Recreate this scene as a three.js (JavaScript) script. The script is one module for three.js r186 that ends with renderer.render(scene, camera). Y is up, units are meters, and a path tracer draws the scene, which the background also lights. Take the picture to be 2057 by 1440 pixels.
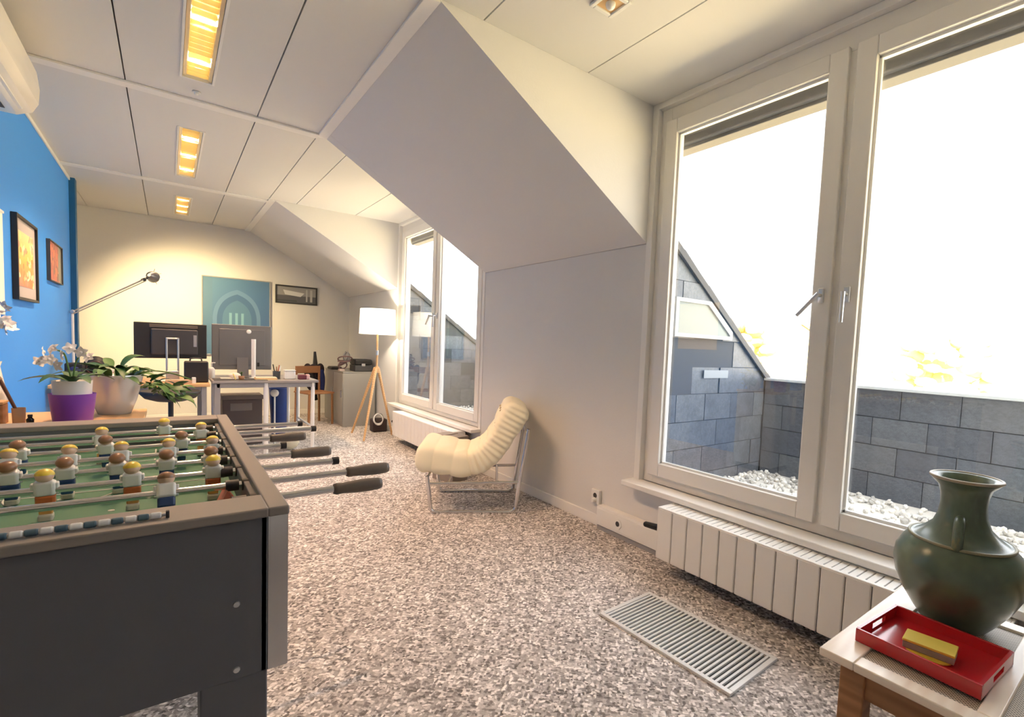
import * as THREE from 'three';
import { RoundedBoxGeometry } from 'three/addons/geometries/RoundedBoxGeometry.js';
import { mergeGeometries, toCreasedNormals } from 'three/addons/utils/BufferGeometryUtils.js';
import { RectAreaLightUniformsLib } from 'three/addons/lights/RectAreaLightUniformsLib.js';

RectAreaLightUniformsLib.init();
const scene = new THREE.Scene();
const renderer = new THREE.WebGLRenderer({ antialias: true });
renderer.toneMapping = THREE.LinearToneMapping;
renderer.toneMappingExposure = 1.15;
renderer.shadowMap.enabled = true;

// ---------------------------------------------------------------- camera
const camera = new THREE.PerspectiveCamera(2 * Math.atan(720 / 997.094) * 180 / Math.PI, 2057 / 1440, 0.05, 600);
camera.setViewOffset(2057, 1440, 1028.5 - 1127.215, 720 - 762.893, 2057, 1440);
camera.position.set(0, 1.22, 0);
{ // yaw right, pitch down, roll
  const yaw = new THREE.Matrix4().makeRotationY(-0.67117), pitch = new THREE.Matrix4().makeRotationX(-0.065832), roll = new THREE.Matrix4().makeRotationZ(0.04327);
  camera.quaternion.setFromRotationMatrix(yaw.multiply(pitch).multiply(roll));
}

// ---------------------------------------------------------------- sky and sun
scene.background = new THREE.Color().setRGB(4.3, 4.45, 4.65);
const sun = new THREE.DirectionalLight(new THREE.Color().setRGB(1, 0.88, 0.68), 65);
sun.position.set(-26, 34, 8); sun.target.position.set(10, 0, -4);
sun.castShadow = true; sun.shadow.mapSize.set(2048, 2048);
Object.assign(sun.shadow.camera, { left: -60, right: 60, top: 60, bottom: -60, near: 1, far: 160 });
scene.add(sun, sun.target);
const LAMP = new THREE.Color().setRGB(1, 0.62, 0.36), LAMP_POWER = 6.5;

// ---------------------------------------------------------------- helpers
let seed = 7;
const rnd = () => { seed = (seed * 1664525 + 1013904223) >>> 0; return seed / 4294967296; };
const rr = (a, b) => a + (b - a) * rnd();
const lin = (r, g, b) => new THREE.Color().setRGB(r, g, b);
const mat = (c, roughness = 0.7, o = {}) => new THREE.MeshStandardMaterial({ color: Array.isArray(c) ? lin(...c) : c, roughness, ...o });
const phys = (c, roughness, o = {}) => new THREE.MeshPhysicalMaterial({ color: Array.isArray(c) ? lin(...c) : c, roughness, ...o });
const V3 = (x, y, z) => new THREE.Vector3(x, y, z);
const used = new Map();
function numbered(n) { const k = used.get(n) ?? 0; used.set(n, k + 1); return k ? n + '_' + String(k).padStart(3, '0') : n; }
const plain = (g) => { const h = g.index ? g.toNonIndexed() : g; for (const k of Object.keys(h.attributes)) if (!['position', 'normal', 'uv', 'color'].includes(k)) h.deleteAttribute(k); if (!h.attributes.uv) h.setAttribute('uv', new THREE.BufferAttribute(new Float32Array(h.attributes.position.count * 2), 2)); return h; };
const merge = (list) => { list = list.flat().map(plain); const any = list.some((g) => g.attributes.color); if (any) list.forEach((g) => { if (!g.attributes.color) paint(g, 1, 1, 1); }); return list.length > 1 ? mergeGeometries(list, false) : list[0]; };
function paint(g, r, gg, b) { const n = g.attributes.position.count, a = new Float32Array(n * 3); for (let i = 0; i < n; i++) { a[3 * i] = r; a[3 * i + 1] = gg; a[3 * i + 2] = b; } g.setAttribute('color', new THREE.BufferAttribute(a, 3)); return g; }
// uv in metres by the side a face points to
function uvm(g, s = 1) {
  g = plain(g); const p = g.attributes.position, n = g.attributes.normal, uv = new Float32Array(p.count * 2);
  for (let i = 0; i < p.count; i++) {
    const a = Math.abs(n.getX(i)), b = Math.abs(n.getY(i)), c = Math.abs(n.getZ(i));
    const [u, v] = b >= a && b >= c ? [p.getX(i), p.getZ(i)] : a >= c ? [p.getZ(i), p.getY(i)] : [p.getX(i), p.getY(i)];
    uv[2 * i] = u * s; uv[2 * i + 1] = v * s;
  }
  g.setAttribute('uv', new THREE.BufferAttribute(uv, 2)); return g;
}
const box = (x0, x1, y0, y1, z0, z1) => new THREE.BoxGeometry(Math.abs(x1 - x0), Math.abs(y1 - y0), Math.abs(z1 - z0)).translate((x0 + x1) / 2, (y0 + y1) / 2, (z0 + z1) / 2);
const rbox = (x0, x1, y0, y1, z0, z1, r = 0.004, seg = 2) => { const w = Math.abs(x1 - x0), h = Math.abs(y1 - y0), d = Math.abs(z1 - z0); return new RoundedBoxGeometry(w, h, d, seg, Math.min(r, w / 2.01, h / 2.01, d / 2.01)).translate((x0 + x1) / 2, (y0 + y1) / 2, (z0 + z1) / 2); };
function rod(p, q, r, r2 = r, seg = 12) {
  const a = V3(...p), b = V3(...q), d = b.clone().sub(a), g = new THREE.CylinderGeometry(r2, r, d.length(), seg);
  g.translate(0, d.length() / 2, 0).applyQuaternion(new THREE.Quaternion().setFromUnitVectors(V3(0, 1, 0), d.normalize())).translate(a.x, a.y, a.z); return g;
}
const tube = (pts, r, seg = 40, rad = 10, closed = false, tension = 0.5) => new THREE.TubeGeometry(new THREE.CatmullRomCurve3(pts.map((p) => V3(...p)), closed, 'catmullrom', tension), seg, r, rad, closed);
const lathe = (pts, seg = 40) => new THREE.LatheGeometry(pts.map(([x, y]) => new THREE.Vector2(x, y)), seg);
const ball = (r, x, y, z, sx = 1, sy = 1, sz = 1, w = 16, h = 12) => new THREE.SphereGeometry(r, w, h).scale(sx, sy, sz).translate(x, y, z);
function prism(poly, z0, z1, bevel = 0, holes = []) { // poly in x,y extruded from z0 to z1
  const s = new THREE.Shape(poly.map(([x, y]) => new THREE.Vector2(x, y)));
  for (const h of holes) s.holes.push(new THREE.Path(h.map(([x, y]) => new THREE.Vector2(x, y))));
  const lo = Math.min(z0, z1), hi = Math.max(z0, z1);
  return new THREE.ExtrudeGeometry(s, { depth: hi - lo - 2 * bevel, bevelEnabled: bevel > 0, bevelThickness: bevel, bevelSize: bevel, bevelOffset: -bevel, bevelSegments: 2 }).translate(0, 0, lo + bevel);
}
const flat = (g) => { // shape drawn in x,(-z) laid down: extruded upwards
  return g.rotateX(-Math.PI / 2);
};
// ring of four boards: a,b across and c,d up in the plane 'xy', 'zy' or 'xz', t wide, e..f deep
function ring(plane, a, b, c, d, t, e, f, r = 0.002, th = t) {
  const P = { xy: (p, q, u, v) => rbox(p, q, u, v, e, f, r), zy: (p, q, u, v) => rbox(e, f, u, v, p, q, r), xz: (p, q, u, v) => rbox(p, q, e, f, u, v, r) }[plane];
  return [P(a, a + t, c, d), P(b - t, b, c, d), P(a + t, b - t, c, c + th), P(a + t, b - t, d - th, d)];
}
function obj(name, geometry, material, parent = scene) {
  const m = new THREE.Mesh(Array.isArray(geometry) ? merge(geometry) : geometry, material);
  m.name = parent === scene ? numbered(name) : name; parent.add(m); return m;
}
function tag(o, label, category, group) { o.userData.label = label; o.userData.category = category; if (group) o.userData.group = group; return o; }
function thing(name, label, category, [x, y, z] = [0, 0, 0], turn = 0, group) {
  const o = new THREE.Group(); o.name = numbered(name); scene.add(o); o.position.set(x, y, z); o.rotation.y = turn; return tag(o, label, category, group);
}
function struct(name, geometry, material, label, category = 'room', parent = scene) {
  const m = obj(name, geometry, material, parent); if (parent === scene) { m.userData.kind = 'structure'; tag(m, label, category); } return m;
}
function clip(poly, a, b, c) { // keep the side where a*x + b*y <= c
  const out = [];
  for (let i = 0; i < poly.length; i++) {
    const p = poly[i], q = poly[(i + 1) % poly.length], dp = a * p[0] + b * p[1] - c, dq = a * q[0] + b * q[1] - c;
    if (dp <= 0) out.push(p);
    if (dp * dq < 0) { const t = dp / (dp - dq); out.push([p[0] + t * (q[0] - p[0]), p[1] + t * (q[1] - p[1])]); }
  }
  return out;
}

// ---------------------------------------------------------------- textures
function dataTex(n, fill, srgb = false, repeat = 1) {
  const d = new Uint8Array(n * n * 4); fill(d, n);
  const t = new THREE.DataTexture(d, n, n); t.wrapS = t.wrapT = THREE.RepeatWrapping; t.magFilter = THREE.LinearFilter; t.minFilter = THREE.LinearMipmapLinearFilter; t.generateMipmaps = true;
  if (srgb) t.colorSpace = THREE.SRGBColorSpace; t.repeat.set(repeat, repeat); t.needsUpdate = true; return t;
}
function noiseGrid(n, cells) { // tiling value noise 0..1
  const g = Array.from({ length: cells * cells }, rnd), o = new Float32Array(n * n);
  for (let y = 0; y < n; y++) for (let x = 0; x < n; x++) {
    const u = x / n * cells, v = y / n * cells, i = Math.floor(u), j = Math.floor(v), s = (t) => t * t * (3 - 2 * t), a = s(u - i), b = s(v - j), i1 = (i + 1) % cells, j1 = (j + 1) % cells;
    o[y * n + x] = (g[j * cells + i] * (1 - a) + g[j * cells + i1] * a) * (1 - b) + (g[j1 * cells + i] * (1 - a) + g[j1 * cells + i1] * a) * b;
  }
  return o;
}
function sumNoise(n, list) { const o = new Float32Array(n * n); for (const [c, w] of list) { const a = noiseGrid(n, c); for (let i = 0; i < o.length; i++) o[i] += (a[i] - 0.5) * w; } return o; }
// carpet: looped pile in mixed greys and beiges, one tile is 1.6 m
const carpetH = (() => {
  const n = 1024, h = new Float32Array(n * n).fill(0.5), put = (x, y, v, r) => {
    for (let b = -r; b <= r; b++) for (let a = -r; a <= r; a++) if (a * a + b * b <= r * r + 1) { const k = ((y + b + n * 4) % n) * n + (x + a + n * 4) % n; h[k] += (v - h[k]) * 0.75; }
  };
  for (let k = 0; k < 26000; k++) {
    const x = Math.floor(rnd() * n), y = Math.floor(rnd() * n), v = rnd() < 0.52 ? rr(0.55, 1) : rr(0.05, 0.5), a = (rnd() < 0.5 ? 0.7 : -0.75) + rr(-0.35, 0.35), l = rr(3, 11), r = rnd() < 0.5 ? 2 : 3;
    for (let t = 0; t < l; t += 1.5) put(Math.round(x + Math.cos(a) * t), Math.round(y + Math.sin(a) * t), v, r);
  }
  return h;
})();
const carpetBig = sumNoise(1024, [[9, 0.10], [31, 0.12], [200, 0.22]]);
const carpetMap = dataTex(1024, (d, n) => { for (let i = 0; i < n * n; i++) { const v = Math.min(1, Math.max(0, carpetH[i] + carpetBig[i])); d[4 * i] = 104 + 151 * v; d[4 * i + 1] = 99 + 150 * v; d[4 * i + 2] = 97 + 150 * v; d[4 * i + 3] = 255; } }, true, 1 / 1.6);
const carpetBump = dataTex(1024, (d, n) => { for (let i = 0; i < n * n; i++) { const v = 255 * Math.min(1, Math.max(0, carpetH[i] * 0.8 + carpetBig[i] + 0.1)); d[4 * i] = d[4 * i + 1] = d[4 * i + 2] = v; d[4 * i + 3] = 255; } }, false, 1 / 1.6);
const plasterBump = dataTex(256, (d, n) => { const a = sumNoise(n, [[64, 0.5], [128, 0.5], [16, 0.3]]); for (let i = 0; i < n * n; i++) { d[4 * i] = d[4 * i + 1] = d[4 * i + 2] = 128 + 100 * a[i]; d[4 * i + 3] = 255; } }, false, 2);
function woodTex(c0, c1, rep) {
  return dataTex(512, (d, n) => {
    const a = noiseGrid(n, 6), f = noiseGrid(n, 128);
    for (let y = 0; y < n; y++) for (let x = 0; x < n; x++) {
      const i = y * n + x, g = 0.5 + 0.5 * Math.sin((y / n) * 60 * Math.PI + a[i] * 9 + a[(y * n + ((x * 3) % n))] * 1.5), v = 0.55 * g + 0.45 * f[y * n + ((x >> 4) % n)];
      for (let k = 0; k < 3; k++) d[4 * i + k] = c0[k] + (c1[k] - c0[k]) * v; d[4 * i + 3] = 255;
    }
  }, true, rep);
}
const slateMap = dataTex(256, (d, n) => { const a = sumNoise(n, [[8, 0.5], [32, 0.4], [90, 0.4]]); for (let i = 0; i < n * n; i++) { const v = 215 + 70 * a[i]; d[4 * i] = d[4 * i + 1] = d[4 * i + 2] = Math.min(255, v); d[4 * i + 3] = 255; } }, true, 2);
const glazeMap = dataTex(512, (d, n) => {
  const a = sumNoise(n, [[5, 0.6], [14, 0.5], [60, 0.25]]), b = sumNoise(n, [[4, 0.7], [18, 0.4]]);
  for (let i = 0; i < n * n; i++) { const t = Math.min(1, Math.max(0, 0.5 + a[i])), u = Math.max(0, b[i] - 0.12) * 2.2; d[4 * i] = 68 + 34 * t + 62 * u; d[4 * i + 1] = 84 + 38 * t + 22 * u; d[4 * i + 2] = 70 + 32 * t - 18 * u; d[4 * i + 3] = 255; }
}, true, 1);
const caneMap = dataTex(256, (d, n) => { for (let y = 0; y < n; y++) for (let x = 0; x < n; x++) { const i = y * n + x, p = ((x + y) % 32 < 13), q = ((x - y + n) % 32 < 13), v = p && q ? 225 : p || q ? 196 : 92; d[4 * i] = v; d[4 * i + 1] = v * 0.95; d[4 * i + 2] = v * 0.88; d[4 * i + 3] = 255; } }, true, 14);
function canvasTex(w, h, draw) {
  const c = document.createElement('canvas'); c.width = w; c.height = h; draw(c.getContext('2d'), w, h);
  const t = new THREE.CanvasTexture(c); t.colorSpace = THREE.SRGBColorSpace; return t;
}

// ---------------------------------------------------------------- materials
const M = {
  wall: mat([0.72, 0.715, 0.71], 0.85, { bumpMap: plasterBump, bumpScale: 0.0012 }),
  ceil: mat([0.72, 0.715, 0.70], 0.9), seam: mat([0.22, 0.21, 0.2], 0.9),
  trim: mat([0.84, 0.83, 0.81], 0.5), frame: mat([0.84, 0.82, 0.79], 0.35), gasket: mat([0.05, 0.05, 0.055], 0.6),
  carpet: mat(0xffffff, 0.95, { map: carpetMap, bumpMap: carpetBump, bumpScale: 0.006 }),
  blue: mat([0.04, 0.30, 0.92], 0.6, { bumpMap: plasterBump, bumpScale: 0.001 }),
  teal: mat([0.008, 0.11, 0.26], 0.55),
  glass: phys(0xffffff, 0, { transmission: 1, thickness: 0, ior: 1.5 }),
  chrome: mat([0.7, 0.7, 0.72], 0.16, { metalness: 1 }), alu: mat([0.72, 0.73, 0.75], 0.32, { metalness: 1 }),
  grille: mat([0.7, 0.7, 0.7], 0.35, { metalness: 0.15 }), steelGrey: mat([0.33, 0.33, 0.34], 0.5), white: mat([0.82, 0.82, 0.8], 0.45), whiteGloss: mat([0.85, 0.85, 0.83], 0.25),
  black: mat([0.018, 0.018, 0.02], 0.5), blackGloss: mat([0.012, 0.013, 0.016], 0.18), dark: mat([0.05, 0.05, 0.055], 0.55), navy: mat([0.015, 0.03, 0.16], 0.6),
  cabinet: mat([0.30, 0.295, 0.285], 0.5),
  wood: mat(0xffffff, 0.55, { map: woodTex([205, 160, 108], [232, 194, 146], 1) }), woodDark: mat(0xffffff, 0.55, { map: woodTex([142, 98, 64], [176, 128, 88], 1) }),
  tableWood: mat(0xffffff, 0.22, { map: woodTex([236, 218, 200], [250, 240, 226], 1) }), cane: mat(0xffffff, 0.6, { map: caneMap }),
  greenLeaf: phys([0.035, 0.11, 0.03], 0.45), greenLeaf2: phys([0.09, 0.2, 0.05], 0.5), petal: phys([0.85, 0.83, 0.85], 0.7),
  purple: mat([0.26, 0.07, 0.5], 0.4), soil: mat([0.04, 0.028, 0.02], 1),
  cream: mat([0.92, 0.85, 0.64], 0.75), creamSeam: mat([0.6, 0.5, 0.33], 0.9),
  slate: [[0.135, 0.155, 0.19], [0.115, 0.132, 0.165], [0.155, 0.175, 0.205]].map((c) => mat(c, 0.42, { map: slateMap })),
  slateBack: mat([0.05, 0.055, 0.065], 0.8), zinc: mat([0.50, 0.55, 0.58], 0.45),
  gravel: mat([0.62, 0.60, 0.55], 0.9), rimGrey: mat([0.25, 0.225, 0.21], 0.5), tableBody: mat([0.115, 0.122, 0.142], 0.5), field: mat([0.085, 0.235, 0.15], 0.6), line: mat([0.7, 0.72, 0.66], 0.6),
};

// ================================================================ SETTING
const XW = 2.329, XO = 2.45, HC = 2.703, KN = 1.88, XS = 0.93, XL = -0.77, ZF = -8.57, ZB = 1.3;
// near dormer, pier, far dormer, pier
const D1 = [-2.14, 0.12], P1 = [-4.13, -2.14], D2 = [-6.40, -4.13], P2 = [ZF, -6.40], P0 = [0.12, ZB];

struct('floor', uvm(box(-2.1, XO, -0.12, 0, ZF - 0.15, ZB + 0.15)), M.carpet, 'mottled grey beige loop pile carpet', 'floor');
// ceiling: a slab with seams, panels hung just under it
const CT = HC + 0.035;
const lampSpots = [[-2.32, -3.77], [-4.69, -6.14], [-7.06, -8.17]], LX = 0.147, LW = 0.075;
{
  const holes = lampSpots.map(([a, b]) => [[LX - LW, -b], [LX + LW, -b], [LX + LW, -a], [LX - LW, -a]]);
  const slab = flat(prism([[-2.1, -(ZB + 0.15)], [2.6, -(ZB + 0.15)], [2.6, -(ZF - 0.15)], [-2.1, -(ZF - 0.15)]], CT, CT + 0.2, 0, holes));
  const c = struct('ceiling', [slab, box(-2.1, 2.6, CT + 0.2, CT + 0.26, ZF - 0.15, ZB + 0.15)], M.seam, 'flat white panelled ceiling with dark seams', 'ceiling');
  const G = 0.0035, panel = (x0, x1, z0, z1) => { // z0 < z1
    const hs = lampSpots.filter(([a, b]) => x0 < LX && x1 > LX && b > z0 && a < z1).map(([a, b]) => [[LX - LW, -b], [LX + LW, -b], [LX + LW, -a], [LX - LW, -a]].reverse());
    obj('panel', flat(prism([[x0 + G, -(z0 + G)], [x0 + G, -(z1 - G)], [x1 - G, -(z1 - G)], [x1 - G, -(z0 + G)]].reverse(), HC, CT + 0.002, 0.0, hs)), M.ceil, c);
  };
  const zs = [ZF, -6.5, -4.12, -2.1, 0.0, ZB];
  for (let k = 0; k < 5; k++) {
    for (const [a, b] of [[XL, -0.19], [-0.19, 0.49], [0.49, XS - 0.05]]) panel(a, b, zs[k], zs[k + 1]);
    panel(k >= 2 ? -1.95 : -1.35, XL, zs[k], zs[k + 1]);
  }
  for (const [z0, z1] of [D1, D2]) for (const [a, b] of [[XS - 0.05, 1.15], [1.15, 1.79], [1.79, XO]]) panel(a, b, z0, z1);
  // cover strips across and along
  for (const z of [-4.12, -6.5, -2.1]) obj('cover_strip', rbox(-1.3, XS - 0.05, HC - 0.014, HC, z - 0.042, z + 0.042, 0.004), M.trim, c);
  for (const [z0, z1] of [P1, P2, P0]) obj('cover_strip', rbox(XS - 0.055, XS + 0.012, HC - 0.012, HC + 0.01, z0, z1, 0.004), M.trim, c);
}
// left side: blue wall, recess beside the football table, pilaster, recess at the back
struct('wall_left', [uvm(box(XL - 0.12, XL, 0, CT, -7.12, -2.72))], M.blue, 'bright blue painted wall on the left', 'wall');
struct('wall_recess', [uvm(box(-2.1, -1.95, 0, CT, -2.84, ZB)), uvm(box(-1.95, XL - 0.12, 0, CT, -2.84, -2.72)), uvm(box(-1.5, -1.35, 0, CT, ZF, -7.0)), uvm(box(-1.35, XL - 0.12, 0, CT, -7.12, -7.0))], M.wall, 'white side walls of the recesses on the left', 'wall');
struct('trim_1', rbox(XL - 0.12, -0.724, 0, HC, -7.2, -7.085, 0.003), M.teal, 'narrow dark teal pilaster at the end of the blue wall', 'pilaster');
struct('trim_2', rbox(XL, XL + 0.012, HC - 0.03, HC, -7.085, -2.72, 0.003), M.trim, 'thin white strip along the top of the blue wall', 'trim');
struct('wall_back', uvm(box(-1.5, XO, 0, CT, ZF - 0.15, ZF)), M.wall, 'white gable wall at the far end', 'wall');
struct('wall_front', uvm(box(-2.1, XO, 0, CT, ZB, ZB + 0.15)), M.wall, 'white wall behind the viewer', 'wall');
// right side: pier prisms (knee wall + slope), dormer cheeks, parapets under the windows
const roofY = (x) => 1.9 - 0.71 * (x - 2.55);
{
  const prof = [[XS, HC], [XW, KN], [XW, 0], [XO, 0], [XO, roofY(XO)], [1.3, roofY(1.3)], [XS, CT + 0.02]];
  const w = struct('wall_right', [P1, P2, P0].map(([a, b]) => uvm(prism(prof, a, b))), M.wall, 'white knee wall with sloping ceiling between dormers', 'wall');
  for (const [a, b] of [[D1[0] - 0.1, D1[0] + 0.002], [D1[1] - 0.002, D1[1] + 0.1], [D2[0] - 0.1, D2[0] + 0.002], [D2[1] - 0.002, D2[1] + 0.1]]) // dormer cheeks
    obj('dormer_cheek', uvm(prism([[XS, HC - 0.001], [XW + 0.001, KN], [XO, KN - 0.07], [XO, CT + 0.01], [XS, CT + 0.01]], a, b)), M.wall, w);
  for (const [a, b] of [D1, D2]) obj('window_parapet', uvm(box(XW, XO, 0, 0.395, a, b)), M.wall, w);
  obj('slope_joint', merge([P1, P2].map(([a, b]) => rod([XW - 0.001, KN + 0.001, a], [XW - 0.001, KN + 0.001, b], 0.003, 0.003, 6))), mat([0.45, 0.44, 0.43], 0.9), w);
}
struct('baseboard_right', [P1, P2].map(([a, b]) => rbox(XW - 0.014, XW, 0, 0.075, a, b, 0.004)).concat([rbox(XW - 0.014, XW, 0, 0.075, D1[0], -2.4, 0.004), rbox(XW - 0.014, XW, 0, 0.075, D2[0], D2[1], 0.004)]), M.trim, 'white baseboard along the knee wall', 'baseboard');
struct('baseboard_back', rbox(-1.35, XW - 0.015, 0, 0.075, ZF, ZF + 0.014, 0.004), M.trim, 'white baseboard along the far wall', 'baseboard');

// ---------------------------------------------------------------- windows
function windowUnit(n, z0, z1, label) { // z0 far side, z1 near side
  const w = new THREE.Group(); w.name = 'window_' + n; scene.add(w); w.userData.kind = 'structure'; tag(w, label, 'window');
  const y0 = 0.405, y1 = HC, xf = XW + 0.012, mid = (z0 + z1) / 2;
  // casing beside the frame, outer frame, mullion
  obj('casing', [rbox(XW - 0.006, XO, y0, y1, z0, z0 + 0.045, 0.003), rbox(XW - 0.006, XO, y0, y1, z1 - 0.045, z1, 0.003), rbox(XW - 0.004, XO - 0.001, y1 - 0.035, y1, z0 + 0.045, z1 - 0.045, 0.003)], M.trim, w);
  const a = z0 + 0.045, b = z1 - 0.045;
  obj('outer_frame', [...ring('zy', a, b, y0, y1 - 0.035, 0.075, xf + 0.022, XO - 0.001, 0.003, 0.1), rbox(xf + 0.022, XO - 0.001, y0 + 0.1, y1 - 0.135, mid - 0.04, mid + 0.04, 0.003)], M.frame, w);
  const sash = (c, d) => {
    const s = 0.082, t = y1 - 0.118, u = y0 + 0.05, x0 = xf, x1 = XO - 0.035;
    const f = obj('sash', [rbox(x0, x1, u, t, c, c + s, 0.006), rbox(x0, x1, u, t, d - s, d, 0.006), rbox(x0, x1, t - s, t, c + s, d - s, 0.006), rbox(x0, x1, u, u + s, c + s, d - s, 0.006)], M.frame, w);
    const gx = XO - 0.065;
    obj('pane', box(gx, gx + 0.006, u + s - 0.01, t - s + 0.01, c + s - 0.01, d - s + 0.01), M.glass, f);
    const e = 0.012;
    obj('glazing_bead', [rbox(gx - 0.02, gx - 0.001, u + s, t - s, c + s - 0.002, c + s + e, 0.002), rbox(gx - 0.02, gx - 0.001, u + s, t - s, d - s - e, d - s + 0.002, 0.002), rbox(gx - 0.02, gx - 0.001, u + s - 0.002, u + s + e, c + s, d - s, 0.002), rbox(gx - 0.02, gx - 0.001, t - s - e, t - s + 0.002, c + s, d - s, 0.002)], M.whiteGloss, f);
    return f;
  };
  const s1 = sash(a + 0.05, mid - 0.016), s2 = sash(mid + 0.016, b - 0.05);
  const handle = (f, z, tilt) => {
    const y = 1.505, q = Math.sin(tilt), c = Math.cos(tilt);
    obj('handle', [rbox(xf - 0.012, xf + 0.002, y - 0.035, y + 0.035, z - 0.014, z + 0.014, 0.006), rod([xf, y, z], [xf - 0.045, y, z], 0.009), rod([xf - 0.045, y + 0.008 * c, z + 0.008 * q], [xf - 0.047, y - 0.125 * c, z - 0.125 * q], 0.0095, 0.0085), ball(0.0095, xf - 0.045, y, z)], M.alu, f);
  };
  handle(s1, mid - 0.055, 0.75); handle(s2, mid + 0.055, 0);
  return w;
}
windowUnit(1, D1[0], D1[1], 'tall white double casement window nearest the viewer');
windowUnit(2, D2[0], D2[1], 'tall white double casement window in the far dormer');
for (const [i, [a, b]] of [D1, D2].entries()) struct('trim_' + (3 + i), rbox(XW - 0.105, XW + 0.02, 0.375, 0.408, a - 0.015, b, 0.006), M.trim, i ? 'white window sill under the far window' : 'white window sill under the near window', 'sill');

// ---------------------------------------------------------------- outside: slate terraces
const SL = { w: 0.31, h: 0.185 };
let slateN = 0;
const slateCache = new Map();
function slatePiece(poly, th) { const k = poly.flat().map((v) => v.toFixed(3)).join() + th; if (!slateCache.has(k)) slateCache.set(k, prism(poly, 0, th, 0.0)); return slateCache.get(k); }
function sideWall(z, x1, label) { // slate clad cheek facing +z with the roof slope above, z is the face
  const g = thing('slate_cheek_wall', label, 'slate wall', [0, 0, z]);
  const yb = 0.2, poly = [[XO, yb], [x1 + 0.2, yb], [x1 + 0.2, roofY(x1 + 0.2) - 0.05], [XO, roofY(XO) - 0.05]];
  obj('backing', prism(poly, -2.1, -0.012), M.slateBack, g);
  for (let r = 0; r < 11; r++) for (let c = -1; c < 5; c++) {
    const xa = XO + c * SL.w + (r % 2) * SL.w / 2, ya = yb + r * SL.h;
    let p = [[xa + 0.002, ya + 0.003], [xa + SL.w - 0.002, ya + 0.003], [xa + SL.w - 0.002, ya + SL.h - 0.002], [xa + 0.002, ya + SL.h - 0.002]];
    p = clip(p, 0.71, 1, 1.9 + 0.71 * 2.55 - 0.055); if (p.length) p = clip(p, -1, 0, -XO - 0.002); if (p.length) p = clip(p, 1, 0, x1);
    if (p.length < 3) continue;
    const m = obj('slate', slatePiece(p, 0.007), M.slate[(slateN++ * 7 + r) % 3], g); m.position.z = -0.012; m.rotation.x = rr(-0.012, 0.004);
  }
  // verge strip and roof slates on the slope
  const L = Math.hypot(1, 0.71), ang = Math.atan(0.71), len = (x1 + 0.2 - XO) * L;
  const roofGroup = new THREE.Group(); roofGroup.name = 'roof_slope'; roofGroup.position.set(XO, roofY(XO), 0); roofGroup.rotation.z = -ang; g.add(roofGroup);
  obj('roof_deck', box(0, len, -0.05, -0.012, -2.1, 0.0), M.slateBack, roofGroup);
  obj('verge', rbox(0.0, len, -0.055, -0.01, 0, 0.018, 0.003), M.gasket, roofGroup);
  const rows = Math.floor(len / 0.17);
  for (let r = 0; r < rows; r++) for (let c = 0; c < 7; c++) {
    const zz = -c * SL.w - (r % 2) * SL.w / 2, za = Math.min(0.012, zz + SL.w), zb = zz;
    if (za - zb < 0.05) continue;
    const m = obj('roof_slate', box(0, 0.2, 0, 0.008, zb + 0.003, za - 0.003), M.slate[(r + c * 2) % 3], roofGroup); m.position.set(r * 0.17, -0.008 + 0.003, 0); m.rotation.z = -0.03;
  }
  return g;
}
const XP = 3.676;
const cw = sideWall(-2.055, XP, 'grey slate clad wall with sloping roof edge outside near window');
{ // reflection in the near window pane, built as a pale framed panel here
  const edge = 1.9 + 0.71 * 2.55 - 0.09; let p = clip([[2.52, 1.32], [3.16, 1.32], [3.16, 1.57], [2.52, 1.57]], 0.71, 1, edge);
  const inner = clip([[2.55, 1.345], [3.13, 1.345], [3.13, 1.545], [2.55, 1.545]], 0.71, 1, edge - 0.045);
  obj('reflection_frame', prism(p, 0, 0.02, 0, [inner.slice().reverse()]), mat([0.36, 0.38, 0.4], 0.5), cw); obj('reflection_sheet', prism(inner, 0.0, 0.008), mat([0.2, 0.24, 0.235], 0.4), cw);
  const s = obj('slate', prism([[2.875, 1.05], [3.16, 1.05], [3.16, 1.105], [2.875, 1.105]], 0, 0.004), mat([0.27, 0.3, 0.33], 0.5), cw); s.userData.label = 'pale slate painted as a glint';  // glint on the slates, put in as one pale piece
}
sideWall(-6.32, XP, 'grey slate clad wall with sloping roof edge outside far window');
function parapet(z0, z1, label) {
  const g = thing('slate_parapet', label, 'parapet', [XP, 0, 0]);
  obj('backing', box(0.012, 0.2, 0.1, 1.03, z0, z1), M.slateBack, g);
  for (let r = 0; r < 5; r++) for (let c = -1; c * SL.w < z1 - z0; c++) {
    const a = Math.max(z0 + 0.002, z0 + c * SL.w + (r % 2) * SL.w / 2 + 0.002), b = Math.min(z1, z0 + (c + 1) * SL.w + (r % 2) * SL.w / 2 - 0.002), y = 1.03 - (r + 1) * SL.h;
    if (b - a < 0.03) continue;
    const m = obj('slate', box(0, 0.007, 0.003, SL.h - 0.002, a, b), M.slate[(slateN++ * 5 + r) % 3], g); m.position.set(0.005, y, 0); m.rotation.z = rr(-0.004, 0.012);
  }
  obj('coping', rbox(-0.02, 0.24, 1.03, 1.05, z0, z1, 0.004), M.zinc, g);
}
parapet(-2.055, 1.2, 'low grey slate parapet with pale metal coping outside near window');
parapet(-6.32, -4.2, 'low grey slate parapet with pale metal coping outside far window');
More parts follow.
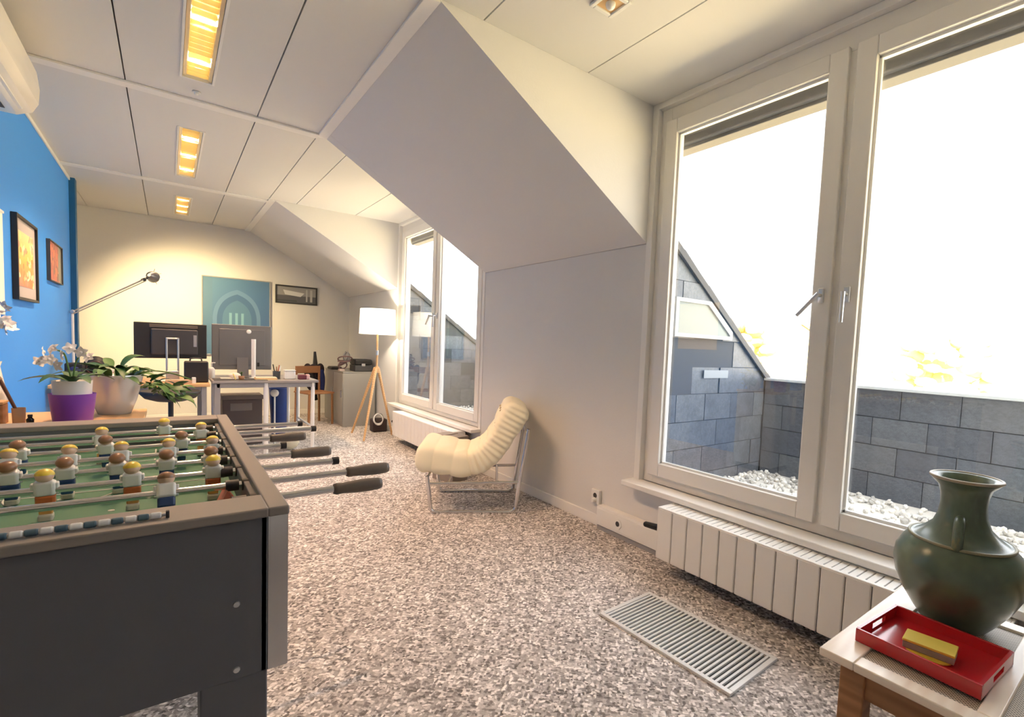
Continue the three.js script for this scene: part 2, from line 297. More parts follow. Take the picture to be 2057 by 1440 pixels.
function terrace(z0, z1, label) {
  const g = thing('gravel_terrace', label, 'gravel', [0, 0, 0]); g.userData.kind = 'stuff';
  obj('bed', uvm(box(XO + 0.002, XP + 0.003, 0.12, 0.31, z0 + 0.002, z1)), M.gravel, g);
  const n = 1500, im = new THREE.InstancedMesh(new THREE.IcosahedronGeometry(0.017, 0), mat(0xffffff, 0.9), n), m4 = new THREE.Matrix4(), q = new THREE.Quaternion();
  for (let i = 0; i < n; i++) {
    q.setFromEuler(new THREE.Euler(rr(0, 6), rr(0, 6), rr(0, 6)));
    m4.compose(V3(rr(XO + 0.04, XP - 0.03), 0.313 + rr(0, 0.012), rr(z0 + 0.02, z1 - 0.02)), q, V3(rr(0.7, 1.5), rr(0.6, 1), rr(0.7, 1.4))); im.setMatrixAt(i, m4);
    const v = rr(0.35, 0.85); im.setColorAt(i, lin(v, v * 0.97, v * 0.9));
  }
  im.name = 'pebbles'; im.userData.kind = 'stuff'; g.add(im);
}
terrace(-2.055, 1.2, 'pale gravel on the roof terrace outside near window');
terrace(-6.32, -4.2, 'pale gravel on the roof terrace outside far window');
for (const [i, [a, b]] of [D1, D2].entries()) { // outside shutter box over each window
  const g = thing('shutter_box', i ? 'dark grey shutter box above the far window outside' : 'dark grey shutter box above the near window outside', 'shutter box');
  obj('casing', rbox(XO, XO + 0.16, 2.47, CT + 0.2, a, b, 0.01), mat([0.06, 0.065, 0.085], 0.6), g); obj('rail', rbox(XO + 0.03, XO + 0.12, 2.452, 2.472, a + 0.05, b - 0.05, 0.004), mat([0.05, 0.055, 0.07], 0.6), g);
}
// far surroundings
struct('ground', new THREE.PlaneGeometry(500, 500).rotateX(-Math.PI / 2).translate(120, -9, -60), mat([0.66, 0.57, 0.36], 1), 'pale sunlit ground beyond the building', 'ground');
function tree(x, z, h, r, c, label) {
  const g = thing('tree', label, 'tree', [x, -9, z], 0, 'trees beyond the parapet');
  obj('trunk', rod([0, 0, 0], [0, h * 0.6, 0], 0.25, 0.12, 8), M.woodDark, g);
  const list = [];
  for (let i = 0; i < 90; i++) { const a = rr(0, 6.28), b = Math.acos(rr(-0.8, 1)), q = r * Math.cbrt(rr(0.2, 1)), s = rr(0.35, 0.8); list.push(new THREE.IcosahedronGeometry(s, 1).scale(1, rr(0.5, 0.9), 1).translate(Math.sin(b) * Math.cos(a) * q, h - r + Math.cos(b) * q, Math.sin(b) * Math.sin(a) * q)); }
  obj('crown', toCreasedNormals(merge(list), 0.6), mat(c, 1), g);
}
tree(21, -17.5, 11.6, 2.2, [0.8, 0.42, 0.10], 'orange autumn tree beyond the slate roof edge');
tree(30, -19.5, 12.6, 2.6, [0.7, 0.42, 0.14], 'tan autumn tree standing behind the orange one');
tree(34, -8.5, 12.2, 2.4, [0.75, 0.5, 0.26], 'pale tan tree seen right of the casement handles');
tree(36, 0.5, 13.0, 2.6, [0.8, 0.78, 0.62], 'pale green tree at the right edge of view');
{
  const h = thing('house', 'pale yellow house far beyond the parapet', 'house', [48, -9, -27], -0.45);
  obj('walls', prism([[-7, 0], [7, 0], [7, 9.6], [0, 13.2], [-7, 9.6]], -5, 5), mat([0.82, 0.76, 0.45], 0.9), h);
  obj('roof', [prism([[-7.5, 9.5], [0, 13.35], [0, 13.65], [-7.5, 9.8]], -5.4, 5.4), prism([[7.5, 9.5], [7.5, 9.8], [0, 13.65], [0, 13.35]], -5.4, 5.4)], mat([0.62, 0.5, 0.4], 0.9), h);
  for (const y of [2.5, 5.5, 8]) for (const x of [-4.5, -1.5, 1.5, 4.5]) obj('house_window', box(x - 0.5, x + 0.5, y, y + 1.4, 4.95, 5.05), mat([0.5, 0.5, 0.45], 0.4), h);
}

// ================================================================ THINGS
// ---------------------------------------------------------------- ceiling lamps
const glow = new THREE.MeshStandardMaterial({ color: lin(0.9, 0.8, 0.5), emissive: lin(1, 0.76, 0.26), emissiveIntensity: 0.9, roughness: 0.6 });
const reflector = mat([0.85, 0.72, 0.5], 0.3, { metalness: 0.6 });
lampSpots.forEach(([a, b], i) => {
  const L = Math.abs(b - a), g = thing('ceiling_lamp', ['recessed strip lamp with louvre nearest the viewer', 'recessed strip lamp in the middle ceiling bay', 'smallest recessed strip lamp over the desks'][i], 'ceiling lamp', [LX, HC, (a + b) / 2], 0, 'recessed strip lamps');
  const w = LW, z = L / 2, t = 0.085;
  obj('housing', [box(-w, -w + 0.004, 0, t, -z, z), box(w - 0.004, w, 0, t, -z, z), box(-w, w, 0, t, -z, -z + 0.004), box(-w, w, 0, t, z - 0.004, z), box(-w, w, t - 0.004, t, -z, z)], M.white, g);
  obj('rim', ring('xz', -w - 0.008, w + 0.008, -z - 0.008, z + 0.008, 0.012, -0.004, 0.001, 0.001), M.white, g);
  for (const s of [-1, 1]) obj('side_reflector', prism([[s * (w - 0.006), 0.004], [s * (w - 0.022), 0.004], [s * (w - 0.035), 0.06], [s * (w - 0.006), 0.07]], -z + 0.006, z - 0.006), reflector, g);
  obj('diffuser', box(-w + 0.022, w - 0.022, 0.066, 0.07, -z + 0.02, z - 0.02), glow, g);
  const n = 3, tl = (L - 0.06) / n; // three tube lengths end to end, each with its own light
  for (let k = 0; k < n; k++) {
    const za = -z + 0.03 + k * tl, zm = za + tl / 2;
    obj('fluorescent_tube', rod([0, 0.05, za + 0.006], [0, 0.05, za + tl - 0.006], 0.015), glow, g);
    const sp = new THREE.SpotLight(LAMP, LAMP_POWER * L / 1.45 * [1, 1, 0.4][i], 0, 1.2, 0.6, 2); sp.position.set(0, 0.05, zm); sp.target.position.set(0, -1, zm); sp.shadow.radius = 0.5; g.add(sp, sp.target);
  }
  for (let k = 0; k < Math.round(L / 0.06); k++) { const zz = -z + 0.03 + k * 0.06; obj('louvre_blade', box(-w + 0.024, w - 0.024, 0.006, 0.03, zz - 0.0008, zz + 0.0008), reflector, g); }
});
{
  const d = thing('ceiling_sensor', 'small white ceiling sensor beside the nearest strip lamp', 'sensor', [0.15, HC, -3.95]); obj('base', lathe([[0, 0], [0.022, 0], [0.022, -0.008], [0.0, -0.01]], 20), M.white, d); obj('lens', ball(0.012, 0, -0.012, 0), M.whiteGloss, d);
  const s = thing('downlight', 'square white downlight in the near dormer ceiling', 'ceiling lamp', [1.5, HC, -1.66]);
  obj('bezel', ring('xz', -0.065, 0.065, -0.065, 0.065, 0.02, -0.012, 0, 0.004), M.whiteGloss, s);
  obj('reflector_cup', box(-0.045, 0.045, -0.004, -0.001, -0.045, 0.045), mat([0.75, 0.5, 0.25], 0.3, { metalness: 0.5 }), s); obj('bulb', ball(0.022, 0, -0.008, 0), M.whiteGloss, s);
}
// ---------------------------------------------------------------- air conditioner
{
  const g = thing('air_conditioner', 'white wall air conditioner high on the blue wall', 'air conditioner', [XL, 2.36, -3.6]);
  const prof = [[0, 0.02], [0.05, 0], [0.13, 0.0], [0.19, 0.03], [0.215, 0.08], [0.22, 0.16], [0.21, 0.25], [0.18, 0.29], [0.12, 0.3], [0, 0.3]];
  obj('casing', toCreasedNormals(prism(prof, -0.5, 0.5, 0.018), 0.5), M.whiteGloss, g);
  obj('air_flap', rbox(0.1, 0.165, -0.008, 0.006, -0.4, 0.4, 0.003).rotateZ(0.12), M.white, g);
  obj('outlet_slot', rbox(0.07, 0.1, -0.003, 0.003, -0.4, 0.4, 0.001), M.gasket, g);
  obj('front_seam', rbox(0.196, 0.199, 0.052, 0.056, -0.47, 0.47, 0.001), M.steelGrey, g);
}
// ---------------------------------------------------------------- pictures
function picture(name, label, w, h, depth, frameW, frameMat, art, pos, turn, matC) {
  const g = thing(name, label, 'picture', pos, turn);
  obj('frame', ring('xy', -w / 2, w / 2, 0, h, frameW, 0, depth), frameMat, g);
  obj('backing_board', box(-w / 2 + 0.002, w / 2 - 0.002, 0.002, h - 0.002, 0.001, depth * 0.4), M.dark, g);
  let m = 0;
  if (matC) { m = matC[1]; obj('mount', box(-w / 2 + frameW, w / 2 - frameW, frameW, h - frameW, depth * 0.4, depth * 0.5), mat(matC[0], 0.9), g); }
  obj('print', new THREE.PlaneGeometry(w - 2 * frameW - 2 * m, h - 2 * frameW - 2 * m).translate(0, h / 2, depth * 0.5 + 0.002), mat(0xffffff, 0.35, { map: art }), g);
  return g;
}
const artWarm = canvasTex(256, 256, (c, w, h) => {
  const g = c.createLinearGradient(0, 0, 0, h); g.addColorStop(0, '#e9d9a2'); g.addColorStop(0.5, '#efc25a'); g.addColorStop(1, '#d97f6a'); c.fillStyle = g; c.fillRect(0, 0, w, h);
  for (let i = 0; i < 60; i++) { c.fillStyle = ['#f6e39c', '#c98640', '#e39a7d', '#fff3c8'][i % 4]; c.beginPath(); c.ellipse(rnd() * w, rnd() * h, rr(6, 26), rr(5, 20), rnd() * 3, 0, 7); c.fill(); }
});
const artRed = canvasTex(256, 128, (c, w, h) => {
  c.fillStyle = '#8c2f2a'; c.fillRect(0, 0, w, h); c.fillStyle = '#7c7f78'; c.fillRect(w * 0.72, 0, w * 0.28, h);
  for (let i = 0; i < 50; i++) { c.fillStyle = ['#d8482c', '#e96b3a', '#a12f35', '#5d2b2e'][i % 4]; c.fillRect(rnd() * w * 0.7, rnd() * h, rr(6, 30), rr(10, 50)); }
});
const artBlue = canvasTex(512, 640, (c, w, h) => {
  const g = c.createLinearGradient(0, 0, w, h); g.addColorStop(0, '#5d86a6'); g.addColorStop(0.5, '#4a709a'); g.addColorStop(1, '#40608e'); c.fillStyle = g; c.fillRect(0, 0, w, h);
  const arch = (s, fill) => { c.fillStyle = fill; c.beginPath(); c.moveTo(w * (0.5 - s), h); c.lineTo(w * (0.5 - s), h * 0.55); c.quadraticCurveTo(w * (0.5 - s), h * (0.55 - s * 0.9), w * 0.5, h * (0.5 - s * 1.0)); c.quadraticCurveTo(w * (0.5 + s), h * (0.55 - s * 0.9), w * (0.5 + s), h * 0.55); c.lineTo(w * (0.5 + s), h); c.fill(); };
  arch(0.36, '#6488ac'); arch(0.3, '#496c92'); arch(0.22, '#567d9c'); c.fillStyle = '#7ba8bc'; for (let k = 0; k < 3; k++) c.fillRect(w * (0.38 + k * 0.09), h * 0.45, w * 0.04, h * 0.5);
  c.fillStyle = 'rgba(90,125,150,0.5)'; c.fillRect(0, 0, w * 0.14, h);
});
const artMono = canvasTex(512, 256, (c, w, h) => {
  c.fillStyle = '#8d8d8d'; c.fillRect(0, 0, w, h); c.fillStyle = '#4c4c4e'; c.fillRect(0, h * 0.55, w, h * 0.45); c.fillStyle = '#cfcfcf'; c.beginPath(); c.moveTo(w * 0.15, h * 0.2); c.lineTo(w * 0.7, h * 0.35); c.lineTo(w * 0.6, h * 0.6); c.lineTo(w * 0.2, h * 0.5); c.fill();
  c.fillStyle = '#b5b5b5'; c.fillRect(w * 0.74, h * 0.1, w * 0.04, h * 0.8); c.fillRect(w * 0.85, h * 0.1, w * 0.06, h * 0.8); c.fillStyle = '#333'; c.fillRect(0, h * 0.85, w * 0.5, h * 0.1);
});
picture('framed_picture', 'black framed yellow print with grey mount on blue wall', 0.64, 0.545, 0.03, 0.018, M.black, artWarm, [XL, 1.375, -4.965], Math.PI / 2, [[0.45, 0.42, 0.42], 0.075]);
picture('framed_picture', 'red and orange picture on blue wall nearest the pilaster', 0.62, 0.335, 0.025, 0.008, M.dark, artRed, [XL, 1.585, -6.12], Math.PI / 2);
{ const p = thing('poster', 'blank white poster at the left edge of blue wall', 'poster', [XL, 1.27, -4.1], Math.PI / 2); obj('sheet', box(-0.31, 0.31, 0, 0.6, 0.001, 0.008), mat([0.86, 0.85, 0.82], 0.7), p); obj('hanger_rail', rbox(-0.32, 0.32, 0.595, 0.61, 0, 0.014, 0.003), M.white, p); }
picture('large_picture', 'large blue print of a pointed arch on far wall', 0.83, 1.1, 0.03, 0.012, M.steelGrey, artBlue, [0.785, 0.9, ZF], 0);
picture('framed_picture', 'small black framed grey photograph on far wall', 0.575, 0.275, 0.025, 0.022, M.black, artMono, [1.553, 1.7, ZF], 0);

// ---------------------------------------------------------------- radiators
function radiator(z0, z1, label) {
  const g = thing('radiator', label, 'radiator', [2.1, 0.085, 0]), H = 0.285, D = 0.15;
  const n = Math.round((z1 - z0) / 0.0975), s = (z1 - z0) / n;
  obj('core', rbox(0.012, D, 0.005, H - 0.012, z0 + 0.004, z1 - 0.004, 0.006), M.steelGrey, g);
  for (let k = 0; k < n; k++) obj('section', rbox(0, 0.014, 0, H - 0.004, z0 + k * s + 0.0022, z0 + (k + 1) * s - 0.0022, 0.006), M.trim, g);
  for (const z of [z0 - 0.006, z1 - 0.002]) obj('side_cover', rbox(0.004, D + 0.004, 0, H, z, z + 0.008, 0.003), M.trim, g);
  obj('top_rail', [rbox(0.002, 0.024, H - 0.012, H, z0, z1, 0.004), rbox(D - 0.016, D + 0.004, H - 0.012, H, z0, z1, 0.004)], M.trim, g);
  for (let k = 0; k < n * 3; k++) obj('top_bar', rbox(0.022, D - 0.014, H - 0.01, H - 0.002, z0 + (k + 0.07) * s / 3, z0 + (k + 0.93) * s / 3, 0.002, 1), M.trim, g);
  for (const z of [z0 + 0.1, z1 - 0.1]) obj('wall_bracket', [box(D, XW - 2.1, H * 0.3, H * 0.4, z - 0.02, z + 0.02), box(D, XW - 2.1, H * 0.75, H * 0.82, z - 0.02, z + 0.02)], M.steelGrey, g);
  const zv = z0 - 0.05; // valve and pipe at the far end
  obj('valve', [rod([0.09, 0.13, z0], [0.09, 0.13, zv - 0.02], 0.012), rod([0.09, 0.13, zv - 0.02], [0.16, 0.13, zv - 0.02], 0.012)], M.alu, g);
  obj('thermostat_knob', [rod([0.09, 0.13, zv - 0.02], [0.05, 0.14, zv - 0.075], 0.019, 0.016), ball(0.016, 0.05, 0.14, zv - 0.075)], M.blackGloss, g);
  return g;
}
radiator(-1.74, -0.3, 'low white panel radiator under the near window');
radiator(-5.86, -4.3, 'low white panel radiator under the far window');
{
  const b = thing('small_box', 'small brown grey box at the end of the far radiator', 'box', [1.97, 0, -4.02], 0.3);
  obj('carton', rbox(-0.09, 0.09, 0, 0.4, -0.13, 0.13, 0.006), mat([0.27, 0.23, 0.2], 0.8), b); obj('flap', rbox(-0.085, 0.085, 0.4, 0.406, -0.12, 0.0, 0.002), mat([0.33, 0.28, 0.24], 0.8), b);
}
// ---------------------------------------------------------------- cable duct and sockets
{
  const g = thing('cable_duct', 'white cable duct with sockets along the wall foot', 'cable duct', [XW, 0, 0]);
  obj('body', rbox(-0.06, 0, 0.035, 0.165, -2.41, -0.35, 0.004), M.trim, g); obj('lid', rbox(-0.064, -0.058, 0.05, 0.15, -2.4, -0.36, 0.002), M.white, g); obj('foot_strip', rbox(-0.05, 0, 0, 0.035, -2.41, -0.35, 0.002), M.steelGrey, g);
  const s = obj('socket', rod([-0.064, 0.1, -2.2], [-0.069, 0.1, -2.2], 0.032, 0.032, 24), M.white, g); obj('socket_hole', rod([-0.0685, 0.1, -2.2], [-0.0695, 0.1, -2.2], 0.017, 0.017, 20), M.dark, s);
  const w = thing('wall_socket', 'small white wall socket at the end of the cable duct', 'socket', [XW, 0.15, -2.47]);
  obj('plate', rbox(-0.025, 0, 0, 0.1, -0.04, 0.04, 0.005), M.white, w); obj('socket_hole', rod([-0.0245, 0.06, 0], [-0.026, 0.06, 0], 0.018, 0.018, 20), M.dark, w); obj('plug', rod([-0.026, 0.0, 0.0], [-0.05, 0.0, 0.0], 0.017, 0.013), M.white, w);
  w.children[2].position.y = 0.03;
}
// ---------------------------------------------------------------- floor grille
{
  const g = thing('floor_grille', 'aluminium air grille with narrow bars set in carpet', 'floor grille', [1.73, 0, -1.26], 0.03), W = 0.35, L = 0.665, f = 0.02;
  obj('frame', ring('xz', -W / 2, W / 2, -L / 2, L / 2, f, 0, 0.012), M.grille, g);
  obj('recess', box(-W / 2 + 0.004, W / 2 - 0.004, 0.0005, 0.0015, -L / 2 + 0.004, L / 2 - 0.004), M.dark, g);
  const n = 30, p = (L - 2 * f) / n; for (let k = 0; k < n; k++) obj('bar', rbox(-W / 2 + f, W / 2 - f, 0.002, 0.011, -L / 2 + f + (k + 0.22) * p, -L / 2 + f + (k + 0.70) * p, 0.001, 1), M.grille, g);
}
// ---------------------------------------------------------------- lounge chair
{
  const g = thing('lounge_chair', 'cream tufted lounge chair on chrome sled frame', 'chair', [1.462, 0, -3.272], Math.atan2(-0.515, 0.857)), W = 0.5; // local x front to back, local -z away
  const zc = -W / 2, c = [[-0.12, 0.39], [-0.02, 0.385], [0.1, 0.365], [0.245, 0.35], [0.375, 0.405], [0.465, 0.515], [0.53, 0.635], [0.585, 0.735], [0.61, 0.79]];
  const curve = new THREE.CatmullRomCurve3(c.map(([x, y]) => V3(x, y, 0)));
  const seams = [0, 0.13, 0.27, 0.40, 0.52, 0.64, 0.76, 1.0], thick = (t) => 0.225 - 0.045 * Math.min(1, t * 1.3) + 0.03 * Math.max(0, Math.min(1, (t - 0.7) * 5));
  { // one quilted body swept along the curve: cross-section is a super-ellipse, seams pull it in
    const NS = 140, NR = 48, pos = [], idx = [], e = (v, k) => Math.sign(v) * Math.pow(Math.abs(v), k);
    for (let i = 0; i <= NS; i++) {
      const t = i / NS, p = curve.getPointAt(t), d = curve.getTangentAt(t), nx = -d.y, ny = d.x;
      let k = 0; while (k < seams.length - 2 && t > seams[k + 1]) k++;
      const f = (t - seams[k]) / (seams[k + 1] - seams[k]), puff = Math.pow(Math.sin(Math.PI * Math.min(1, Math.max(0, f))), 0.3);
      const endR = Math.sqrt(Math.max(0, 1 - Math.pow(Math.max(0, 1 - Math.min(t, 1 - t) / 0.075), 2))), th = thick(t) / 2 * (0.90 + 0.10 * puff) * (0.3 + 0.7 * endR), w = (W + 0.05) / 2 * (0.97 + 0.03 * puff) * (0.88 + 0.12 * endR);
      for (let j = 0; j < NR; j++) {
        const a = j / NR * 2 * Math.PI, z = e(Math.cos(a), 0.3) * w * (t > 0.42 ? 1 + 0.035 * Math.sin(t * 150) * Math.max(0, -Math.sin(a) * 0.6 + 0.5) : 1), tuft = t > 0.4 ? 1 - 0.10 * Math.pow(Math.abs(Math.cos(z * 21)), 6) * (1 - puff * 0.5) : 1 - 0.03 * Math.pow(Math.abs(Math.cos(z * 9)), 4), y = e(Math.sin(a), 0.48) * th * tuft * (1 + 0.03 * Math.sin(z * 31 + t * 40));
        pos.push(p.x + nx * y, p.y + ny * y, zc + z);
      }
    }
    for (let i = 0; i < NS; i++) for (let j = 0; j < NR; j++) { const a = i * NR + j, b = i * NR + (j + 1) % NR; idx.push(a, b, a + NR, b, b + NR, a + NR); }
    for (const o of [0, NS * NR]) { const c0 = pos.length / 3; let sx = 0, sy = 0, sz = 0; for (let j = 0; j < NR; j++) { sx += pos[3 * (o + j)]; sy += pos[3 * (o + j) + 1]; sz += pos[3 * (o + j) + 2]; } pos.push(sx / NR, sy / NR, sz / NR); for (let j = 0; j < NR; j++) { const a = o + j, b = o + (j + 1) % NR; o ? idx.push(a, b, c0) : idx.push(b, a, c0); } }
    const q = new THREE.BufferGeometry(); q.setAttribute('position', new THREE.Float32BufferAttribute(pos, 3)); q.setIndex(idx); q.computeVertexNormals();
    const cu = obj('cushion', q, M.cream, g);
    for (const t of [0.52, 0.64, 0.76, 0.88]) for (const zz of [-0.15, 0, 0.15]) { const p = curve.getPointAt(t), d = curve.getTangentAt(t), th = thick(t) / 2 * (t === 0.88 ? 0.96 : 0.79); obj('tuft_button', ball(0.009, p.x - d.y * th, p.y + d.x * th, zc + zz), M.creamSeam, cu); }
  }
  obj('seat_sling', tube(c.map(([x, y]) => [x + 0.03, y - 0.055, zc]), 0.02, 40, 8).scale(1, 1, 1), M.creamSeam, g);
  const side = (z) => [[-0.03, 0.27, z], [-0.02, 0.2, z], [0.0, 0.035, z], [0.03, 0.011, z], [0.3, 0.011, z], [0.56, 0.011, z], [0.6, 0.035, z], [0.62, 0.2, z], [0.675, 0.62, z]];
  for (const z of [0.012, -W - 0.012]) { obj('side_frame', tube(side(z), 0.0135, 90, 10, false, 0.12), M.chrome, g); obj('seat_rail', rod([-0.015, 0.215, z], [0.63, 0.23, z], 0.012), M.chrome, g); }
  for (const [x, y] of [[-0.028, 0.26], [0.12, 0.222], [0.46, 0.226], [0.665, 0.58]]) obj('cross_bar', rod([x, y, 0.012], [x, y, -W - 0.012], 0.009), M.chrome, g);
}
// ---------------------------------------------------------------- tripod floor lamp
{
  const g = thing('floor_lamp', 'wooden tripod floor lamp with white drum shade', 'lamp', [2.05, 0, -6.3]);
  const hub = [0, 0.83, 0];
  for (const [x, z] of [[-0.23, 0.28], [0.2, 0.02], [-0.2, -0.32]]) obj('leg', rod([x, 0.001, z], [x * 0.08, 0.86, z * 0.08], 0.012, 0.018, 10), M.wood, g);
  obj('hub', rod([0, 0.80, 0], [0, 0.88, 0], 0.024), M.wood, g); obj('stem', rod([0, 0.86, 0], [0, 1.31, 0], 0.012), M.wood, g); obj('collar', rod([0, 1.02, 0], [0, 1.08, 0], 0.017), M.alu, g);
  const shade = new THREE.MeshPhysicalMaterial({ color: lin(0.9, 0.88, 0.82), roughness: 0.95, transmission: 0.45, thickness: 0, side: THREE.DoubleSide });
  obj('shade', new THREE.CylinderGeometry(0.205, 0.215, 0.31, 48, 1, true).translate(0, 1.435, 0), shade, g);
  obj('shade_ring', [new THREE.TorusGeometry(0.205, 0.003, 6, 48).rotateX(Math.PI / 2).translate(0, 1.59, 0), new THREE.TorusGeometry(0.215, 0.003, 6, 48).rotateX(Math.PI / 2).translate(0, 1.28, 0), rod([-0.205, 1.33, 0], [0.205, 1.33, 0], 0.002), rod([0, 1.33, -0.205], [0, 1.33, 0.205], 0.002)], M.white, g);
  obj('bulb', ball(0.035, 0, 1.42, 0), new THREE.MeshStandardMaterial({ color: 0xffffff, emissive: lin(1, 0.85, 0.62), emissiveIntensity: 3 }), g);
  const pl = new THREE.PointLight(lin(1, 0.84, 0.6), 2); pl.position.set(0, 1.42, 0); g.add(pl);
}
// ---------------------------------------------------------------- football table
{
  const X0 = -0.585, X1 = 0.179, Z0 = -2.33, Z1 = -1.034, T = 0.9, cx = (X0 + X1) / 2, cz = (Z0 + Z1) / 2;
  const g = thing('table_football', 'dark grey table football game with steel rods', 'game table', [cx, 0, cz]);
  const hw = (X1 - X0) / 2, hl = (Z1 - Z0) / 2, sr = 0.036, er = 0.1;
  obj('top_rim', [rbox(-hw, -hw + sr, T - 0.018, T, -hl, hl, 0.004), rbox(hw - sr, hw, T - 0.018, T, -hl, hl, 0.004), rbox(-hw + sr - 0.002, hw - sr + 0.002, T - 0.018, T, -hl, -hl + er, 0.004), rbox(-hw + sr - 0.002, hw - sr + 0.002, T - 0.018, T, hl - er, hl, 0.004)], M.rimGrey, g);
  const bw = hw - 0.034, bl = hl - 0.012;
  for (const s of [-1, 1]) { obj('side_panel', rbox(s * bw, s * (bw - 0.012), 0.58, T - 0.018, -bl, bl, 0.002), M.tableBody, g); obj('end_panel', rbox(-bw, bw, 0.58, T - 0.018, s * bl, s * (bl - 0.03), 0.003), M.tableBody, g); }
  obj('bottom_panel', box(-bw + 0.01, bw - 0.01, 0.585, 0.6, -bl + 0.02, bl - 0.02), M.tableBody, g);
  for (const s of [-1, 1]) obj('inner_end_board', box(-bw, bw, 0.77, T - 0.018, s * (hl - er + 0.002), s * (hl - er + 0.014)), M.tableBody, g);
  const fy = 0.808, f = obj('playing_field', box(-bw + 0.012, bw - 0.012, fy - 0.012, fy, -hl + 0.04, hl - 0.04), M.field, g);
  const ln = (x0, x1, z0, z1) => obj('field_line', box(x0, x1, fy, fy + 0.0012, z0, z1), M.line, f);
  ln(-bw + 0.02, bw - 0.02, -0.003, 0.003); ln(-0.17, 0.17, hl - 0.33, hl - 0.326); ln(-0.17, -0.166, hl - 0.33, hl - 0.12); ln(0.166, 0.17, hl - 0.33, hl - 0.12); ln(-0.17, 0.17, -hl + 0.326, -hl + 0.33); ln(-0.17, -0.166, -hl + 0.12, -hl + 0.33); ln(0.166, 0.17, -hl + 0.12, -hl + 0.33);
  obj('field_line', new THREE.TorusGeometry(0.1, 0.003, 4, 48).rotateX(Math.PI / 2).scale(1, 0.3, 1).translate(0, fy + 0.0006, 0), M.line, f);
  obj('field_line', new THREE.TorusGeometry(0.09, 0.003, 4, 32, Math.PI).rotateX(-Math.PI / 2).scale(1, 0.3, 1).translate(0, fy + 0.0006, hl - 0.33), M.line, f);
  for (const [x, z] of [[0, hl - 0.24], [-0.1, 0.2], [0.1, 0.2], [0, 0.05], [0.1, -0.2]]) obj('field_spot', new THREE.CylinderGeometry(0.006, 0.006, 0.0012, 12).translate(x, fy + 0.0006, z), M.line, f);
  // legs, corner plates, bolts
  for (const sx of [-1, 1]) for (const sz of [-1, 1]) {
    obj('leg', rbox(sx * bw, sx * (bw - 0.105), 0, 0.585, sz * (bl - 0.002), sz * (bl - 0.1), 0.004), M.tableBody, g);
    obj('corner_plate', [rbox(sx * (bw + 0.002), sx * (bw + 0.034), 0.58, T - 0.018, sz * bl, sz * (bl - 0.006), 0.002), rbox(sx * (bw + 0.0), sx * (bw + 0.004), 0.58, T - 0.018, sz * bl, sz * (bl - 0.06), 0.001)], M.chrome, g);
    for (const y of [0.6, 0.725]) obj('bolt', rod([sx * (bw - 0.05), y, sz * bl], [sx * (bw - 0.05), y, sz * (bl + 0.003)], 0.006, 0.005, 10), M.alu, g);
  }
  // score beads on the end rims
  for (const s of [1]) { const z = s * (hl - 0.03); obj('score_rail', rod([-0.3, T + 0.006, z], [0.2, T + 0.006, z], 0.003), M.alu, g); obj('rail_post', [rbox(-0.303, -0.298, T, T + 0.012, z - 0.004, z + 0.004, 0.001), rbox(0.198, 0.203, T, T + 0.012, z - 0.004, z + 0.004, 0.001)], M.dark, g);
    const bead = lathe([[0, -0.0075], [0.0045, -0.0075], [0.0055, -0.005], [0.0055, 0.005], [0.0045, 0.0075], [0, 0.0075]], 12).rotateZ(Math.PI / 2), bm = [mat([0.07, 0.14, 0.2], 0.4), mat([0.8, 0.83, 0.85], 0.4)];
    for (let k = 0; k < 30; k++) { const m = obj('score_bead', bead, bm[k % 2], g); m.position.set(-0.285 + k * 0.0162, T + 0.006, z); } }
  // rods and players
  const col = (geo, r, gg, b) => paint(plain(geo), r, gg, b);
  const player = (hair, shorts, socks) => merge([
    col(ball(0.0165, 0, 0.044, 0, 1, 1.12, 1, 14, 10), 0.72, 0.5, 0.37), col(new THREE.SphereGeometry(0.0178, 14, 8, 0, 6.3, 0, 1.55).scale(1, 1.12, 1.02).rotateX(-0.35).translate(0, 0.046, -0.001), ...hair),
    col(rbox(-0.019, 0.019, -0.016, 0.03, -0.0125, 0.0125, 0.008, 3), 0.82, 0.82, 0.8), col(rbox(-0.024, -0.017, -0.012, 0.024, -0.007, 0.007, 0.004), 0.8, 0.8, 0.78), col(rbox(0.017, 0.024, -0.012, 0.024, -0.007, 0.007, 0.004), 0.8, 0.8, 0.78),
    col(rbox(-0.017, 0.017, -0.045, -0.014, -0.012, 0.012, 0.006, 3), ...shorts), col(rbox(-0.012, 0.012, -0.075, -0.04, -0.008, 0.008, 0.004), ...socks), col(rbox(-0.013, 0.013, -0.094, -0.073, -0.009, 0.016, 0.005, 3), 0.75, 0.72, 0.6),
  ]);
  const pm = mat(0xffffff, 0.35, { vertexColors: true }), teamA = player([0.8, 0.6, 0.08], [0.62, 0.16, 0.05], [0.75, 0.4, 0.12]), teamB = player([0.3, 0.16, 0.09], [0.03, 0.07, 0.2], [0.04, 0.1, 0.22]);
  const handleGeo = lathe([[0, 0], [0.011, 0], [0.0135, 0.006], [0.0125, 0.02], [0.015, 0.05], [0.0155, 0.075], [0.0145, 0.1], [0.012, 0.108], [0, 0.11]], 14).rotateZ(-Math.PI / 2);
  const handleMat = mat([0.15, 0.125, 0.105], 0.45);
